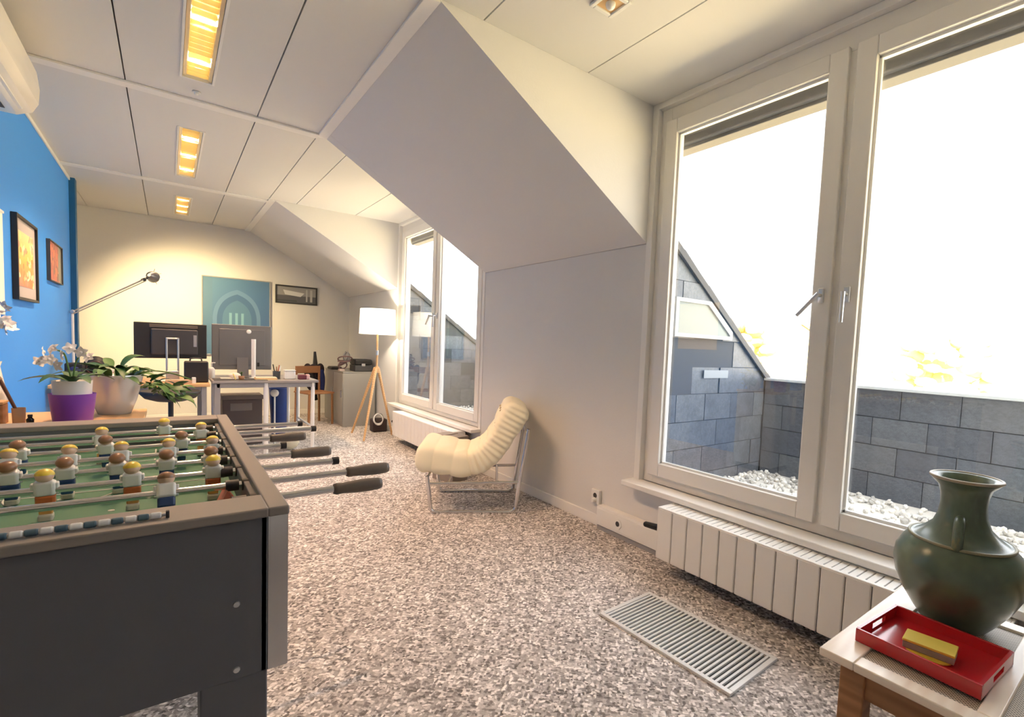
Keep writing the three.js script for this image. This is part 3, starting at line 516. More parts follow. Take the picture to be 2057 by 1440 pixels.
  // [team B?, player x list (world), right end x, handle on the right, tilt]
  const rods = [
    [1, [-0.28], 0.30, 1, 0.2], [1, [-0.345, -0.005], 0.365, 1, -0.5], [0, [-0.345, -0.205, -0.066, 0.085], 0.36, 0, 0.12], [1, [-0.37, -0.28, -0.19, -0.099, -0.005, 0.088], 0.285, 1, 0.35],
    [0, [-0.40, -0.305, -0.20, -0.10, 0.0, 0.1], 0.275, 0, -0.25], [1, [-0.31, -0.14, 0.03], 0.27, 1, 0.3], [0, [-0.16, 0.085], 0.42, 0, -0.2], [0, [-0.012], 0.40, 0, 0.15]];
  rods.forEach(([b, xs, xe, h, tilt], k) => {
    const z = -1.192 - 0.1392 * k - cz, r = obj('rod', [rod([-hw - (h ? 0.15 : 0.22), 0, 0], [xe - cx, 0, 0], 0.0078, 0.0078, 14)], M.chrome, g); r.position.set(0, 0.873, z);
    if (h) { const hd = obj('handle', handleGeo, handleMat, r); hd.position.x = xe - cx - 0.005; obj('end_cap', ball(0.009, -hw - 0.15, 0, 0), M.black, r); }
    else { const hd = obj('handle', handleGeo, handleMat, r); hd.position.x = -hw - 0.215; hd.rotation.y = Math.PI; obj('end_cap', rod([xe - cx, 0, 0], [xe - cx + 0.016, 0, 0], 0.011), M.black, r); }
    for (const s of [-1, 1]) { const bb = obj('bearing', rod([s * (bw - 0.014), 0, 0], [s * (bw + 0.006), 0, 0], 0.014, 0.014, 14), M.black, r); }
    for (const s of [-1, 1]) { const p = obj('bumper', rod([s * (bw - 0.045), 0, 0], [s * (bw - 0.02), 0, 0], 0.013, 0.013, 12), M.dark, r); }
    for (const x of xs) { const p = obj('player', b ? teamB : teamA, pm, r); p.position.x = x - cx; p.scale.set(0.9, 0.7, 0.9); p.rotation.set(tilt, b ? Math.PI : 0, 0, 'XYZ'); }
  });
  // coral wedge added in place of a player's reflecting legs, near right corner
  const wedge = obj('coral_wedge', [prism([[0, 0], [0.036, 0], [0.036, 0.03], [0.018, 0.06], [0, 0.02]], -0.03, 0.03), rbox(0.0, 0.036, -0.002, 0.012, -0.03, 0.055, 0.003)], mat([0.75, 0.24, 0.18], 0.4), g); wedge.position.set(bw - 0.062, fy, hl - 0.3);
}
// ---------------------------------------------------------------- side table with jar and tray
{
  const T = 0.45, x0 = 1.362, x1 = 1.99, z0 = -0.555, z1 = 0.36, b = 0.085, g = thing('side_table', 'low pale wooden table with woven cane panels', 'table', [0, 0, 0]);
  const bars = [[x0, x1, z0, z0 + b], [x0, x1, z1 - b, z1], [x0, x0 + b * 0.6, z0 + b, z1 - b], [x1 - b * 0.6, x1, z0 + b, z1 - b], [x0 + b * 0.6, x1 - b * 0.6, -0.235, -0.195]];
  bars.forEach(([a, c, d, e], i) => obj(i === 4 ? 'middle_bar' : 'border_board', uvm(rbox(a, c, T - 0.022, T, d, e, 0.004)), M.tableWood, g));
  for (const [d, e] of [[z0 + b, -0.235], [-0.195, z1 - b]]) obj('cane_panel', uvm(box(x0 + b * 0.6, x1 - b * 0.6, T - 0.016, T - 0.008, d, e)), M.cane, g);
  obj('apron', [rbox(x0 + 0.05, x0 + 0.07, T - 0.11, T - 0.022, z0 + 0.05, z1 - 0.05, 0.003), rbox(x1 - 0.07, x1 - 0.05, T - 0.11, T - 0.022, z0 + 0.05, z1 - 0.05, 0.003), rbox(x0 + 0.06, x1 - 0.06, T - 0.11, T - 0.022, z0 + 0.05, z0 + 0.07, 0.003), rbox(x0 + 0.06, x1 - 0.06, T - 0.11, T - 0.022, z1 - 0.07, z1 - 0.05, 0.003)].map((q) => uvm(q)), M.woodDark, g);
  for (const x of [x0 + 0.04, x1 - 0.1]) for (const z of [z0 + 0.04, z1 - 0.1]) obj('leg', uvm(rbox(x, x + 0.06, 0, T - 0.022, z, z + 0.06, 0.004)), M.woodDark, g);

  const v = thing('jar', 'large green glazed ceramic jar with small loop handles', 'jar', [1.845, T + 0.001, -0.382]);
  const prof = [[0, 0.004], [0.078, 0.0], [0.084, 0.008], [0.1, 0.03], [0.128, 0.075], [0.148, 0.12], [0.156, 0.16], [0.152, 0.195], [0.136, 0.226], [0.12, 0.243], [0.116, 0.248], [0.112, 0.246], [0.09, 0.262], [0.068, 0.285], [0.057, 0.315], [0.054, 0.345], [0.056, 0.375], [0.063, 0.398], [0.078, 0.413], [0.083, 0.42], [0.08, 0.426], [0.07, 0.42], [0.058, 0.404], [0.05, 0.375], [0.047, 0.34], [0.05, 0.31], [0.06, 0.285], [0.05, 0.27], [0, 0.26]];
  const glaze = phys(0xffffff, 0.28, { map: glazeMap, clearcoat: 0.5, clearcoatRoughness: 0.2 });
  obj('body', lathe(prof, 64), glaze, v);
  obj('shoulder_ridge', new THREE.TorusGeometry(0.121, 0.0045, 8, 64).rotateX(Math.PI / 2).translate(0, 0.245, 0), mat([0.28, 0.26, 0.17], 0.5), v).userData.label = 'raised brown ridge';
  obj('lip', new THREE.TorusGeometry(0.0815, 0.0045, 8, 64).rotateX(Math.PI / 2).translate(0, 0.423, 0), mat([0.42, 0.36, 0.26], 0.4), v).userData.label = 'worn pale lip';
  for (let k = 0; k < 2; k++) { const h = obj('loop_handle', tube([[0.106, 0.234, 0], [0.121, 0.262, 0], [0.113, 0.302, 0], [0.088, 0.319, 0], [0.055, 0.312, 0]], 0.0125, 24, 10), glaze, v); h.rotation.y = 3.3 + k * Math.PI; }
  v.scale.setScalar(1.03);

  // tray
  const t = thing('tray', 'red lacquered square tray with cut-out grip', 'tray', [1.592, T + 0.001, -0.366], -0.06), w = 0.25, d = 0.275, hh = 0.036, k = 0.008;
  const red = phys([0.55, 0.012, 0.02], 0.22, { clearcoat: 0.6, clearcoatRoughness: 0.1 });
  obj('base', rbox(-w / 2, w / 2, 0, 0.006, -d / 2, d / 2, 0.002), red, t);
  for (const s of [-1, 1]) {
    obj('long_wall', rbox(s * w / 2, s * (w / 2 - k), 0.003, hh, -d / 2, d / 2, 0.002), red, t);
    obj('grip_wall', prism([[-w / 2 + k, 0.003], [w / 2 - k, 0.003], [w / 2 - k, hh], [-w / 2 + k, hh]], -k / 2, k / 2, 0, [[[-0.04, 0.012], [-0.04, 0.027], [0.04, 0.027], [0.04, 0.012]]]).translate(0, 0, s * (d / 2 - k / 2)), red, t);
  }
  const y = thing('yellow_packet', 'small yellow packet with grey side in red tray', 'packet', [1.565, T + 0.008, -0.365], 0.12);
  obj('round_base', lathe([[0, 0], [0.05, 0], [0.052, 0.003], [0.05, 0.006], [0, 0.006]], 32).scale(0.8, 1, 1).translate(-0.008, 0, 0), mat([0.8, 0.55, 0.06], 0.5), y);
  obj('block', rbox(-0.03, 0.035, 0.006, 0.024, -0.055, 0.055, 0.003), mat([0.35, 0.34, 0.31], 0.6), y).userData.label = 'grey side'; obj('top_sheet', rbox(-0.031, 0.036, 0.024, 0.031, -0.056, 0.056, 0.002), mat([0.85, 0.68, 0.12], 0.55), y);
}
// ---------------------------------------------------------------- sideboard with plants behind the football table
function leafGeo(len, wid, bend, fold = 0.15) { // grows along +x, rises by bend then droops
  const n = 8, pos = [], idx = [];
  for (let i = 0; i <= n; i++) { const t = i / n, w = wid * Math.pow(Math.sin(Math.PI * Math.min(0.999, 0.06 + t * 0.94)), 0.7) * (1 - 0.25 * t), y = bend * (1.6 * t - 1.5 * t * t) * len; for (const s of [-1, 0, 1]) pos.push(t * len, y + Math.abs(s) * w * fold, s * w / 2); }
  for (let i = 0; i < n; i++) for (const k of [0, 1]) { const a = i * 3 + k; idx.push(a, a + 1, a + 3, a + 1, a + 4, a + 3); }
  const g = new THREE.BufferGeometry(); g.setAttribute('position', new THREE.Float32BufferAttribute(pos, 3)); g.setIndex(idx); g.computeVertexNormals(); return g;
}
const L2 = (m) => { const c = m.clone(); c.side = THREE.DoubleSide; return c; }, leafM = L2(M.greenLeaf), leafM2 = L2(M.greenLeaf2), petalM = L2(M.petal);
{
  const g = thing('sideboard', 'low sideboard behind the football table carrying potted plants', 'sideboard', [-0.4, 0, -2.8]);
  obj('top_board', uvm(rbox(-0.35, 0.32, 0.826, 0.846, -0.24, 0.22, 0.003)), M.wood, g); obj('carcass', rbox(-0.34, 0.31, 0.06, 0.826, -0.23, 0.2, 0.003), M.white, g); for (const x of [-0.17, 0.14]) { const d = obj('door', rbox(x - 0.15, x + 0.15, 0.09, 0.81, 0.2, 0.215, 0.003), M.white, g); obj('knob', ball(0.012, x + 0.1, 0.5, 0.224), M.alu, d); } obj('plinth', box(-0.32, 0.29, 0, 0.06, -0.21, 0.17), M.dark, g);
  const Y = 0.846;
  const o = thing('orchid', 'white orchid in a purple pot behind football table', 'plant', [-0.29, Y, -2.66]);
  obj('pot', lathe([[0, 0], [0.056, 0], [0.068, 0.115], [0.066, 0.115], [0.06, 0.1], [0, 0.1]], 32), M.purple, o); obj('inner_pot', lathe([[0.055, 0.1], [0.058, 0.165], [0.055, 0.165], [0.05, 0.15], [0, 0.15]], 24), M.white, o);
  for (const [a, l, b] of [[0.4, 0.13, 0.5], [1.8, 0.14, 0.6], [3.0, 0.15, 0.35], [4.0, 0.12, 0.6], [5.2, 0.13, 0.45]]) { const m = obj('leaf', leafGeo(l, 0.05, b), leafM, o); m.position.y = 0.155; m.rotation.y = a; }
  obj('stem', [tube([[0, 0.15, 0], [-0.01, 0.22, 0.01], [-0.02, 0.27, 0.02], [-0.05, 0.285, 0.02]], 0.003, 24, 6), tube([[0, 0.15, 0], [0.01, 0.23, 0], [0.03, 0.27, 0.01], [0.05, 0.26, 0.01]], 0.003, 24, 6)], M.greenLeaf2, o);
  const petal = merge([0, 1, 2, 3, 4].map((k) => leafGeo(0.024, 0.02, 0.3).rotateY(k * 1.257)).concat([ball(0.005, 0, 0.003, 0)]));
  for (const [x, yy, z] of [[-0.02, 0.262, 0.035], [-0.045, 0.285, 0.03], [-0.068, 0.272, 0.03], [-0.055, 0.245, 0.04], [-0.08, 0.24, 0.03], [0.03, 0.275, 0.03], [0.052, 0.255, 0.03], [0.0, 0.29, 0.03], [-0.03, 0.225, 0.05]]) { const m = obj('flower', petal, petalM, o); m.position.set(x, yy, z); m.rotation.set(1.2 + rr(-0.4, 0.4), rr(-0.6, 0.6), rr(0, 3)); }

  const p = thing('potted_plant', 'leafy trailing plant in a silver white bowl pot', 'plant', [-0.185, Y, -2.9]);
  obj('pot', lathe([[0, 0], [0.055, 0], [0.075, 0.06], [0.098, 0.165], [0.102, 0.172], [0.096, 0.17], [0.085, 0.14], [0, 0.135]], 36), phys([0.8, 0.8, 0.79], 0.2, { metalness: 0.3 }), p); obj('soil', lathe([[0.088, 0.14], [0, 0.146]], 24), M.soil, p);
  for (let k = 0; k < 26; k++) { const a = k * 2.4 + rr(-0.3, 0.3), out = rr(0.0, 0.12), m = obj('leaf', leafGeo(rr(0.08, 0.14), rr(0.03, 0.05), rr(0.1, 0.7)), k % 3 ? leafM : leafM2, p); m.position.set(Math.cos(a) * out * 0.7, 0.15 + rr(0, 0.05), -Math.sin(a) * out * 0.7); m.rotation.set(rr(-0.3, 0.3), a, rr(-0.2, 0.35)); }
  for (let k = 0; k < 34; k++) { const t = k / 34, m = obj('leaf', leafGeo(rr(0.05, 0.09), rr(0.022, 0.04), rr(0.1, 0.6)), k % 2 ? leafM : leafM2, p); m.position.set(0.08 + t * 0.15 + rr(-0.02, 0.02), 0.155 - t * 0.06 + rr(-0.05, 0.03), 0.05 + rr(-0.06, 0.06)); m.rotation.set(rr(-0.6, 0.6), rr(-1.2, 1.2), rr(-0.9, 0.3)); }
  obj('trailing_stem', [tube([[0.04, 0.15, 0.02], [0.1, 0.17, 0.04], [0.17, 0.13, 0.05], [0.24, 0.07, 0.05]], 0.003, 30, 6), tube([[0.04, 0.15, 0.04], [0.12, 0.19, 0.06], [0.2, 0.18, 0.07], [0.27, 0.15, 0.06]], 0.003, 30, 6)], M.greenLeaf2, p);

  const c = thing('brush_cup', 'beige wooden cup holding a long dark brush', 'cup', [-0.44, Y, -2.7]);
  obj('cup', lathe([[0, 0], [0.017, 0], [0.019, 0.06], [0.016, 0.06], [0.015, 0.01], [0, 0.01]], 24), mat([0.62, 0.45, 0.33], 0.7), c);
  obj('brush_handle', rod([0.004, 0.02, 0], [-0.045, 0.165, 0], 0.005, 0.006), mat([0.14, 0.06, 0.04], 0.5), c); obj('bristles', rod([-0.045, 0.165, 0], [-0.058, 0.2, 0], 0.008, 0.002), mat([0.3, 0.22, 0.16], 0.9), c);
  const d = thing('ink_bottle', 'tiny dark bottle beside the brush cup', 'bottle', [-0.405, Y, -2.66]); obj('glass_body', lathe([[0, 0], [0.01, 0], [0.011, 0.02], [0.006, 0.026], [0.006, 0.03], [0, 0.03]], 16), M.blackGloss, d); obj('cap', rod([0, 0.03, 0], [0, 0.038, 0], 0.007), M.dark, d);
  const e = thing('wooden_box', 'tan wooden box at the left edge beside brush cup', 'box', [-0.5, Y, -2.71]); obj('body', uvm(rbox(-0.025, 0.025, 0, 0.075, -0.04, 0.04, 0.003)), M.woodDark, e); obj('lid', uvm(rbox(-0.027, 0.027, 0.076, 0.086, -0.042, 0.042, 0.003)), M.wood, e);
  const s = thing('white_bottle', 'white bottle standing behind the tan wooden box', 'bottle', [-0.515, Y, -2.8]); obj('body', lathe([[0, 0], [0.024, 0], [0.026, 0.1], [0.012, 0.125], [0.012, 0.14], [0, 0.14]], 20), M.white, s); obj('cap', rod([0, 0.14, 0], [0, 0.158, 0], 0.014), M.greenLeaf, s);
  // flower stems on the blue wall side at the left edge
  const wf = thing('flower_vase', 'tall vase of white flowers at the left edge', 'flowers', [-0.66, Y, -2.62]); wf.position.set(-0.55, Y, -2.95);
  obj('vase', lathe([[0, 0], [0.035, 0], [0.04, 0.08], [0.022, 0.2], [0.028, 0.22], [0.022, 0.22], [0.018, 0.2], [0, 0.02]], 24), M.whiteGloss, wf); obj('stems', [tube([[0, 0.05, 0], [0, 0.25, 0], [0.0, 0.42, 0.0]], 0.003, 16, 6), tube([[0, 0.05, 0], [0.01, 0.25, 0], [0.03, 0.38, 0.02]], 0.003, 16, 6)], M.greenLeaf2, wf);
  for (let k = 0; k < 14; k++) { const m = obj('flower', petal, petalM, wf); m.scale.setScalar(1.1); m.position.set(0.012 + rr(-0.03, 0.04), 0.40 + rr(-0.05, 0.05), rr(-0.03, 0.05)); m.rotation.set(1 + rr(-0.6, 0.6), rr(-1, 1), rr(0, 3)); }
}
// ---------------------------------------------------------------- desks and what stands on them
const DT = 0.74;
{
  const a = thing('wooden_desk', 'pale wooden desk carrying the black monitor', 'desk', [-0.22, 0, -6.08]);
  obj('desktop', uvm(rbox(-0.535, 0.525, DT - 0.028, DT, -0.46, 0.47, 0.004)), M.wood, a); obj('apron', rbox(-0.5, 0.5, DT - 0.09, DT - 0.028, 0.40, 0.42, 0.002), M.steelGrey, a);
  for (const x of [-0.5, 0.48]) for (const z of [-0.42, 0.42]) obj('leg', rbox(x - 0.02, x + 0.02, 0, DT - 0.028, z - 0.02, z + 0.02, 0.003), M.steelGrey, a);
  const b = thing('steel_desk', 'grey topped desk with white steel legs', 'desk', [0.775, 0, -6.03]);
  obj('desktop', rbox(-0.455, 0.46, DT, DT + 0.025, -0.42, 0.4, 0.004), mat([0.34, 0.33, 0.32], 0.45), b); obj('dark_pad', rbox(-0.44, 0.0, DT + 0.025, DT + 0.029, 0.1, 0.39, 0.002), M.dark, b).userData.label = 'dark desk pad';
  obj('leg', rbox(-0.44, -0.39, 0, DT, 0.33, 0.385, 0.004), M.steelGrey, b); for (const [x, z] of [[0.41, 0.37], [0.41, -0.38], [-0.4, -0.38]]) obj('leg', rod([x, 0, z], [x, DT, z], 0.019), M.whiteGloss, b);
  obj('leg', rod([-0.015, 0, 0.37], [-0.015, DT, 0.37], 0.022), M.whiteGloss, b); obj('thin_leg', rod([0.245, 0.2, 0.0], [0.245, DT, 0.0], 0.014), M.whiteGloss, b);
  obj('cross_bar', [rod([0.41, 0.27, 0.37], [-0.015, 0.27, 0.37], 0.012), rod([0.41, 0.27, 0.37], [0.41, 0.27, -0.38], 0.012), rod([0.41, 0.2, 0.0], [0.2, 0.2, 0.0], 0.012)], M.whiteGloss, b); obj('frame_rail', rbox(-0.42, 0.43, DT - 0.045, DT, 0.35, 0.385, 0.003), M.steelGrey, b);
}
{ // black monitor seen from the back
  const g = thing('black_monitor', 'wide black monitor with silver framed stand seen from behind', 'monitor', [0.025, DT, -5.97], 0.04);
  obj('housing', rbox(-0.27, 0.272, 0.215, 0.545, -0.02, 0.02, 0.008), M.black, g); obj('rear_bulge', rbox(-0.15, 0.2, 0.25, 0.49, 0.02, 0.045, 0.015), M.dark, g); obj('top_vent', rbox(-0.16, 0.2, 0.5, 0.53, 0.019, 0.026, 0.003), mat([0.12, 0.10, 0.08], 0.6), g);
  obj('stand_frame', [rbox(-0.045, -0.03, 0.1, 0.41, 0.05, 0.065, 0.004), rbox(0.04, 0.055, 0.1, 0.41, 0.05, 0.065, 0.004), rbox(-0.045, 0.055, 0.395, 0.41, 0.05, 0.065, 0.004), rbox(-0.045, 0.055, 0.02, 0.1, 0.05, 0.065, 0.004)], M.alu, g);
  obj('stand_base', rbox(-0.13, 0.14, 0.0, 0.014, -0.08, 0.1, 0.006), M.alu, g); obj('side_sticker', rbox(0.165, 0.19, 0.33, 0.44, 0.044, 0.047, 0.001), M.steelGrey, g);
  const k = thing('black_box', 'black case standing on the wooden desk beside monitor stand', 'case', [0.2, DT, -5.8]); obj('shell', rbox(-0.085, 0.1, 0, 0.2, -0.05, 0.05, 0.015), M.black, k); obj('grip', tube([[-0.04, 0.2, 0], [-0.03, 0.225, 0], [0.04, 0.225, 0], [0.05, 0.2, 0]], 0.006, 24, 8), M.dark, k);
}
{ // silver computer screen seen from the back
  const g = thing('silver_computer', 'silver screen computer with white cable seen from behind', 'monitor', [0.605, DT + 0.029, -6.1], -0.02);
  obj('housing', rbox(-0.262, 0.262, 0.075, 0.535, -0.012, 0.012, 0.008), mat([0.22, 0.225, 0.24], 0.32, { metalness: 0.5 }), g); obj('rear_plate', rbox(-0.2, 0.2, 0.12, 0.49, 0.012, 0.02, 0.008), mat([0.2, 0.205, 0.22], 0.35, { metalness: 0.5 }), g);
  obj('stand', [prism([[0, 0], [0.012, 0], [-0.025, 0.2], [-0.035, 0.2]], -0.05, 0.05).rotateY(-Math.PI / 2).translate(0, 0, 0.06), rbox(-0.09, 0.09, 0, 0.008, -0.08, 0.1, 0.003)], mat([0.2, 0.2, 0.21], 0.4, { metalness: 0.6 }), g);
  obj('emblem', ball(0.022, 0.055, 0.47, 0.02, 1, 1, 0.25), M.whiteGloss, g).userData.label = 'pale round mark'; obj('port_cover', rbox(0.13, 0.15, 0.11, 0.15, 0.018, 0.026, 0.002), M.black, g);
  const w = thing('white_pole', 'white upright tube in front of the silver computer', 'tube', [0.685, DT + 0.025, -5.93]); obj('tube', rod([0, 0.008, 0], [0, 0.4, 0], 0.019, 0.021), M.whiteGloss, w); obj('foot', lathe([[0, 0], [0.04, 0], [0.038, 0.008], [0, 0.012]], 24), M.white, w);
}
function tidbit(name, label, cat, x, z, y, parts) { const g = thing(name, label, cat, [x, y, z]); for (const [n, geo, m] of parts) obj(n, geo, m, g); return g; }
const D2T = DT + 0.025;
tidbit('white_bottle', 'white pump bottle left of the silver computer', 'bottle', 0.335, -5.95, D2T, [['body', lathe([[0, 0], [0.026, 0], [0.027, 0.09], [0.012, 0.11], [0, 0.112]], 20), M.white], ['pump', [rod([0, 0.11, 0], [0, 0.15, 0], 0.005), rbox(-0.006, 0.03, 0.15, 0.158, -0.006, 0.006, 0.002)], M.white]]);
tidbit('paper_pile', 'crumpled pale papers under the silver computer', 'papers', 0.5, -5.88, DT + 0.029, [['sheet', rbox(-0.1, 0.1, 0, 0.006, -0.07, 0.07, 0.002), mat([0.75, 0.68, 0.6], 0.8)], ['crumple', new THREE.IcosahedronGeometry(0.035, 1).scale(1.5, 0.8, 1).translate(0.02, 0.03, 0), mat([0.8, 0.74, 0.66], 0.9)]]);
tidbit('small_plant', 'small green and yellow succulent on the dark desk pad', 'plant', 0.56, -5.72, DT + 0.029, [['pot', lathe([[0, 0], [0.022, 0], [0.026, 0.035], [0, 0.032]], 16), M.woodDark], ['leaves', [0, 1, 2, 3, 4, 5].map((k) => leafGeo(0.05, 0.018, 1.2).rotateZ(0.6).rotateY(k * 1.05).translate(0, 0.034, 0)), leafM2], ['yellow_pencil', rod([-0.05, 0.004, 0.03], [-0.07, 0.06, 0.02], 0.005), mat([0.85, 0.7, 0.2], 0.5)]]);
tidbit('yellow_folder', 'tan yellow folder on the grey topped desk', 'folder', 0.77, -5.75, D2T, [['cover', rbox(-0.095, 0.095, 0, 0.018, -0.06, 0.06, 0.002), mat([0.78, 0.58, 0.3], 0.7)], ['paper', rbox(-0.09, 0.09, 0.018, 0.026, -0.055, 0.055, 0.001), mat([0.85, 0.75, 0.55], 0.8)]]);
tidbit('pen_cup', 'dark cup full of pens on the grey topped desk', 'cup', 0.88, -5.85, D2T, [['cup', lathe([[0, 0], [0.034, 0], [0.036, 0.08], [0.032, 0.08], [0.03, 0.01], [0, 0.01]], 20), mat([0.06, 0.08, 0.1], 0.4)], ...[[-0.02, 0.01, 0], [0.015, -0.01, 1], [0.02, 0.012, 2], [0.0, 0.0, 3]].map(([x, z, k]) => ['pen', rod([x * 0.4, 0.02, z * 0.4], [x * 1.8, 0.15 - k * 0.008, z * 1.8], 0.005), [M.black, mat([0.4, 0.1, 0.05], 0.5), M.white, M.woodDark][k]])]);
tidbit('white_mug', 'square white container beside the pen cup', 'container', 0.99, -5.8, D2T, [['body', rbox(-0.05, 0.05, 0, 0.085, -0.05, 0.05, 0.012, 3), M.whiteGloss], ['lid', rbox(-0.052, 0.052, 0.085, 0.097, -0.052, 0.052, 0.004), M.white]]);
tidbit('small_case', 'small dark red case near the desk corner', 'case', 1.11, -5.75, D2T, [['body', rbox(-0.05, 0.03, 0, 0.05, -0.035, 0.035, 0.012, 3), mat([0.14, 0.03, 0.05], 0.5)], ['pale_clip', rbox(0.02, 0.06, 0.0, 0.055, -0.02, 0.03, 0.012, 3), mat([0.75, 0.5, 0.48], 0.5)]]);
// left part of the wooden desk
tidbit('speaker_ball', 'black round speaker on the wooden desk by blue wall', 'speaker', -0.5, -5.95, DT, [['body', ball(0.1, 0, 0.125, 0, 0.85, 1, 0.6), M.black], ['foot', rbox(-0.06, 0.06, 0, 0.03, -0.05, 0.05, 0.008), M.dark], ['ring', new THREE.TorusGeometry(0.055, 0.006, 8, 32).translate(0, 0.125, 0.055), mat([0.06, 0.03, 0.03], 0.4)]]);
tidbit('speaker_ball', 'black boxy speaker left of the round one', 'speaker', -0.62, -5.85, DT, [['body', rbox(-0.06, 0.06, 0, 0.17, -0.05, 0.05, 0.015), M.black], ['cone', ball(0.04, 0, 0.1, 0.05, 1, 1, 0.2), M.navy]]);
tidbit('mug', 'white mug beside the black round speaker', 'mug', -0.405, -5.8, DT, [['cup', lathe([[0, 0], [0.03, 0], [0.034, 0.11], [0.03, 0.11], [0.028, 0.01], [0, 0.01]], 24), M.whiteGloss], ['handle', new THREE.TorusGeometry(0.024, 0.006, 8, 20).translate(-0.04, 0.055, 0), M.whiteGloss]]);
tidbit('folded_cloth', 'folded teal and dark cloth on the wooden desk', 'cloth', -0.28, -5.78, DT, [['lower_fold', rbox(-0.09, 0.09, 0, 0.05, -0.06, 0.06, 0.02, 3), mat([0.03, 0.04, 0.07], 0.9)], ['upper_fold', rbox(-0.03, 0.1, 0.045, 0.085, -0.055, 0.055, 0.018, 3), mat([0.12, 0.32, 0.3], 0.9)], ['red_end', rbox(-0.1, -0.06, 0.03, 0.1, -0.04, 0.04, 0.015, 3), mat([0.16, 0.03, 0.03], 0.8)]]);
tidbit('carton', 'flat tan carton at the front edge of wooden desk', 'carton', 0.09, -5.68, DT, [['body', rbox(-0.11, 0.08, 0, 0.035, -0.04, 0.05, 0.003), mat([0.62, 0.42, 0.26], 0.8)], ['white_tape', rbox(0.08, 0.11, 0, 0.055, -0.03, 0.03, 0.004), M.white]]);
// stool
{
  const g = thing('stool', 'black padded stool in front of the wooden desk', 'stool', [0.015, 0, -5.22]);
  obj('seat', lathe([[0, 0.63], [0.1, 0.635], [0.17, 0.66], [0.2, 0.695], [0.205, 0.715], [0.19, 0.722], [0.1, 0.712], [0, 0.708]], 40), M.black, g); obj('post', rod([0, 0.05, 0], [0, 0.64, 0], 0.018), M.black, g); obj('base', lathe([[0, 0], [0.2, 0], [0.2, 0.012], [0.04, 0.03], [0.02, 0.06], [0, 0.06]], 40), M.chrome, g); obj('foot_ring', new THREE.TorusGeometry(0.14, 0.009, 8, 40).rotateX(Math.PI / 2).translate(0, 0.3, 0), M.chrome, g); for (let k = 0; k < 4; k++) obj('spoke', rod([0, 0.3, 0], [0.14 * Math.cos(k * 1.571), 0.3, 0.14 * Math.sin(k * 1.571)], 0.006), M.chrome, g);
}
// under the grey desk
tidbit('waste_bin', 'blue waste bin under the grey topped desk', 'bin', 1.02, -6.6, 0, [['body', lathe([[0, 0], [0.075, 0], [0.105, 0.6], [0.1, 0.6], [0.07, 0.015], [0, 0.015]], 32), mat([0.012, 0.045, 0.22], 0.45)], ['rim', new THREE.TorusGeometry(0.103, 0.006, 8, 40).rotateX(Math.PI / 2).translate(0, 0.6, 0), mat([0.012, 0.045, 0.22], 0.4)]]);
tidbit('ball_stand', 'white ball on a thin pole under the grey desk', 'stand', 0.915, -6.2, 0, [['base', lathe([[0, 0], [0.09, 0], [0.085, 0.01], [0, 0.016]], 24), M.white], ['pole', rod([0, 0.01, 0], [0, 0.55, 0], 0.009), M.whiteGloss], ['ball', ball(0.042, 0, 0.58, 0), M.whiteGloss]]);
tidbit('storage_box', 'brown storage box under the grey topped desk', 'box', 0.62, -6.5, 0.001, [['body', rbox(-0.17, 0.2, 0, 0.5, -0.15, 0.15, 0.008), mat([0.14, 0.11, 0.10], 0.7)], ['lid', rbox(-0.18, 0.21, 0.5, 0.545, -0.16, 0.16, 0.008), mat([0.2, 0.165, 0.15], 0.7)], ['label_plate', rbox(-0.1, 0.1, 0.38, 0.46, 0.15, 0.154, 0.002), mat([0.25, 0.22, 0.2], 0.6)]]);
tidbit('pale_bag', 'pale crumpled bag on the floor by the desk leg', 'bag', 1.02, -5.9, 0, [['lump', new THREE.IcosahedronGeometry(0.09, 2).scale(1, 1.1, 0.8).translate(0, 0.1, 0), mat([0.72, 0.7, 0.55], 0.8)], ['upper_lump', new THREE.IcosahedronGeometry(0.055, 2).translate(0.05, 0.22, 0), mat([0.76, 0.75, 0.62], 0.8)], ['knot', ball(0.02, 0.06, 0.28, 0), mat([0.76, 0.75, 0.62], 0.8)]]);
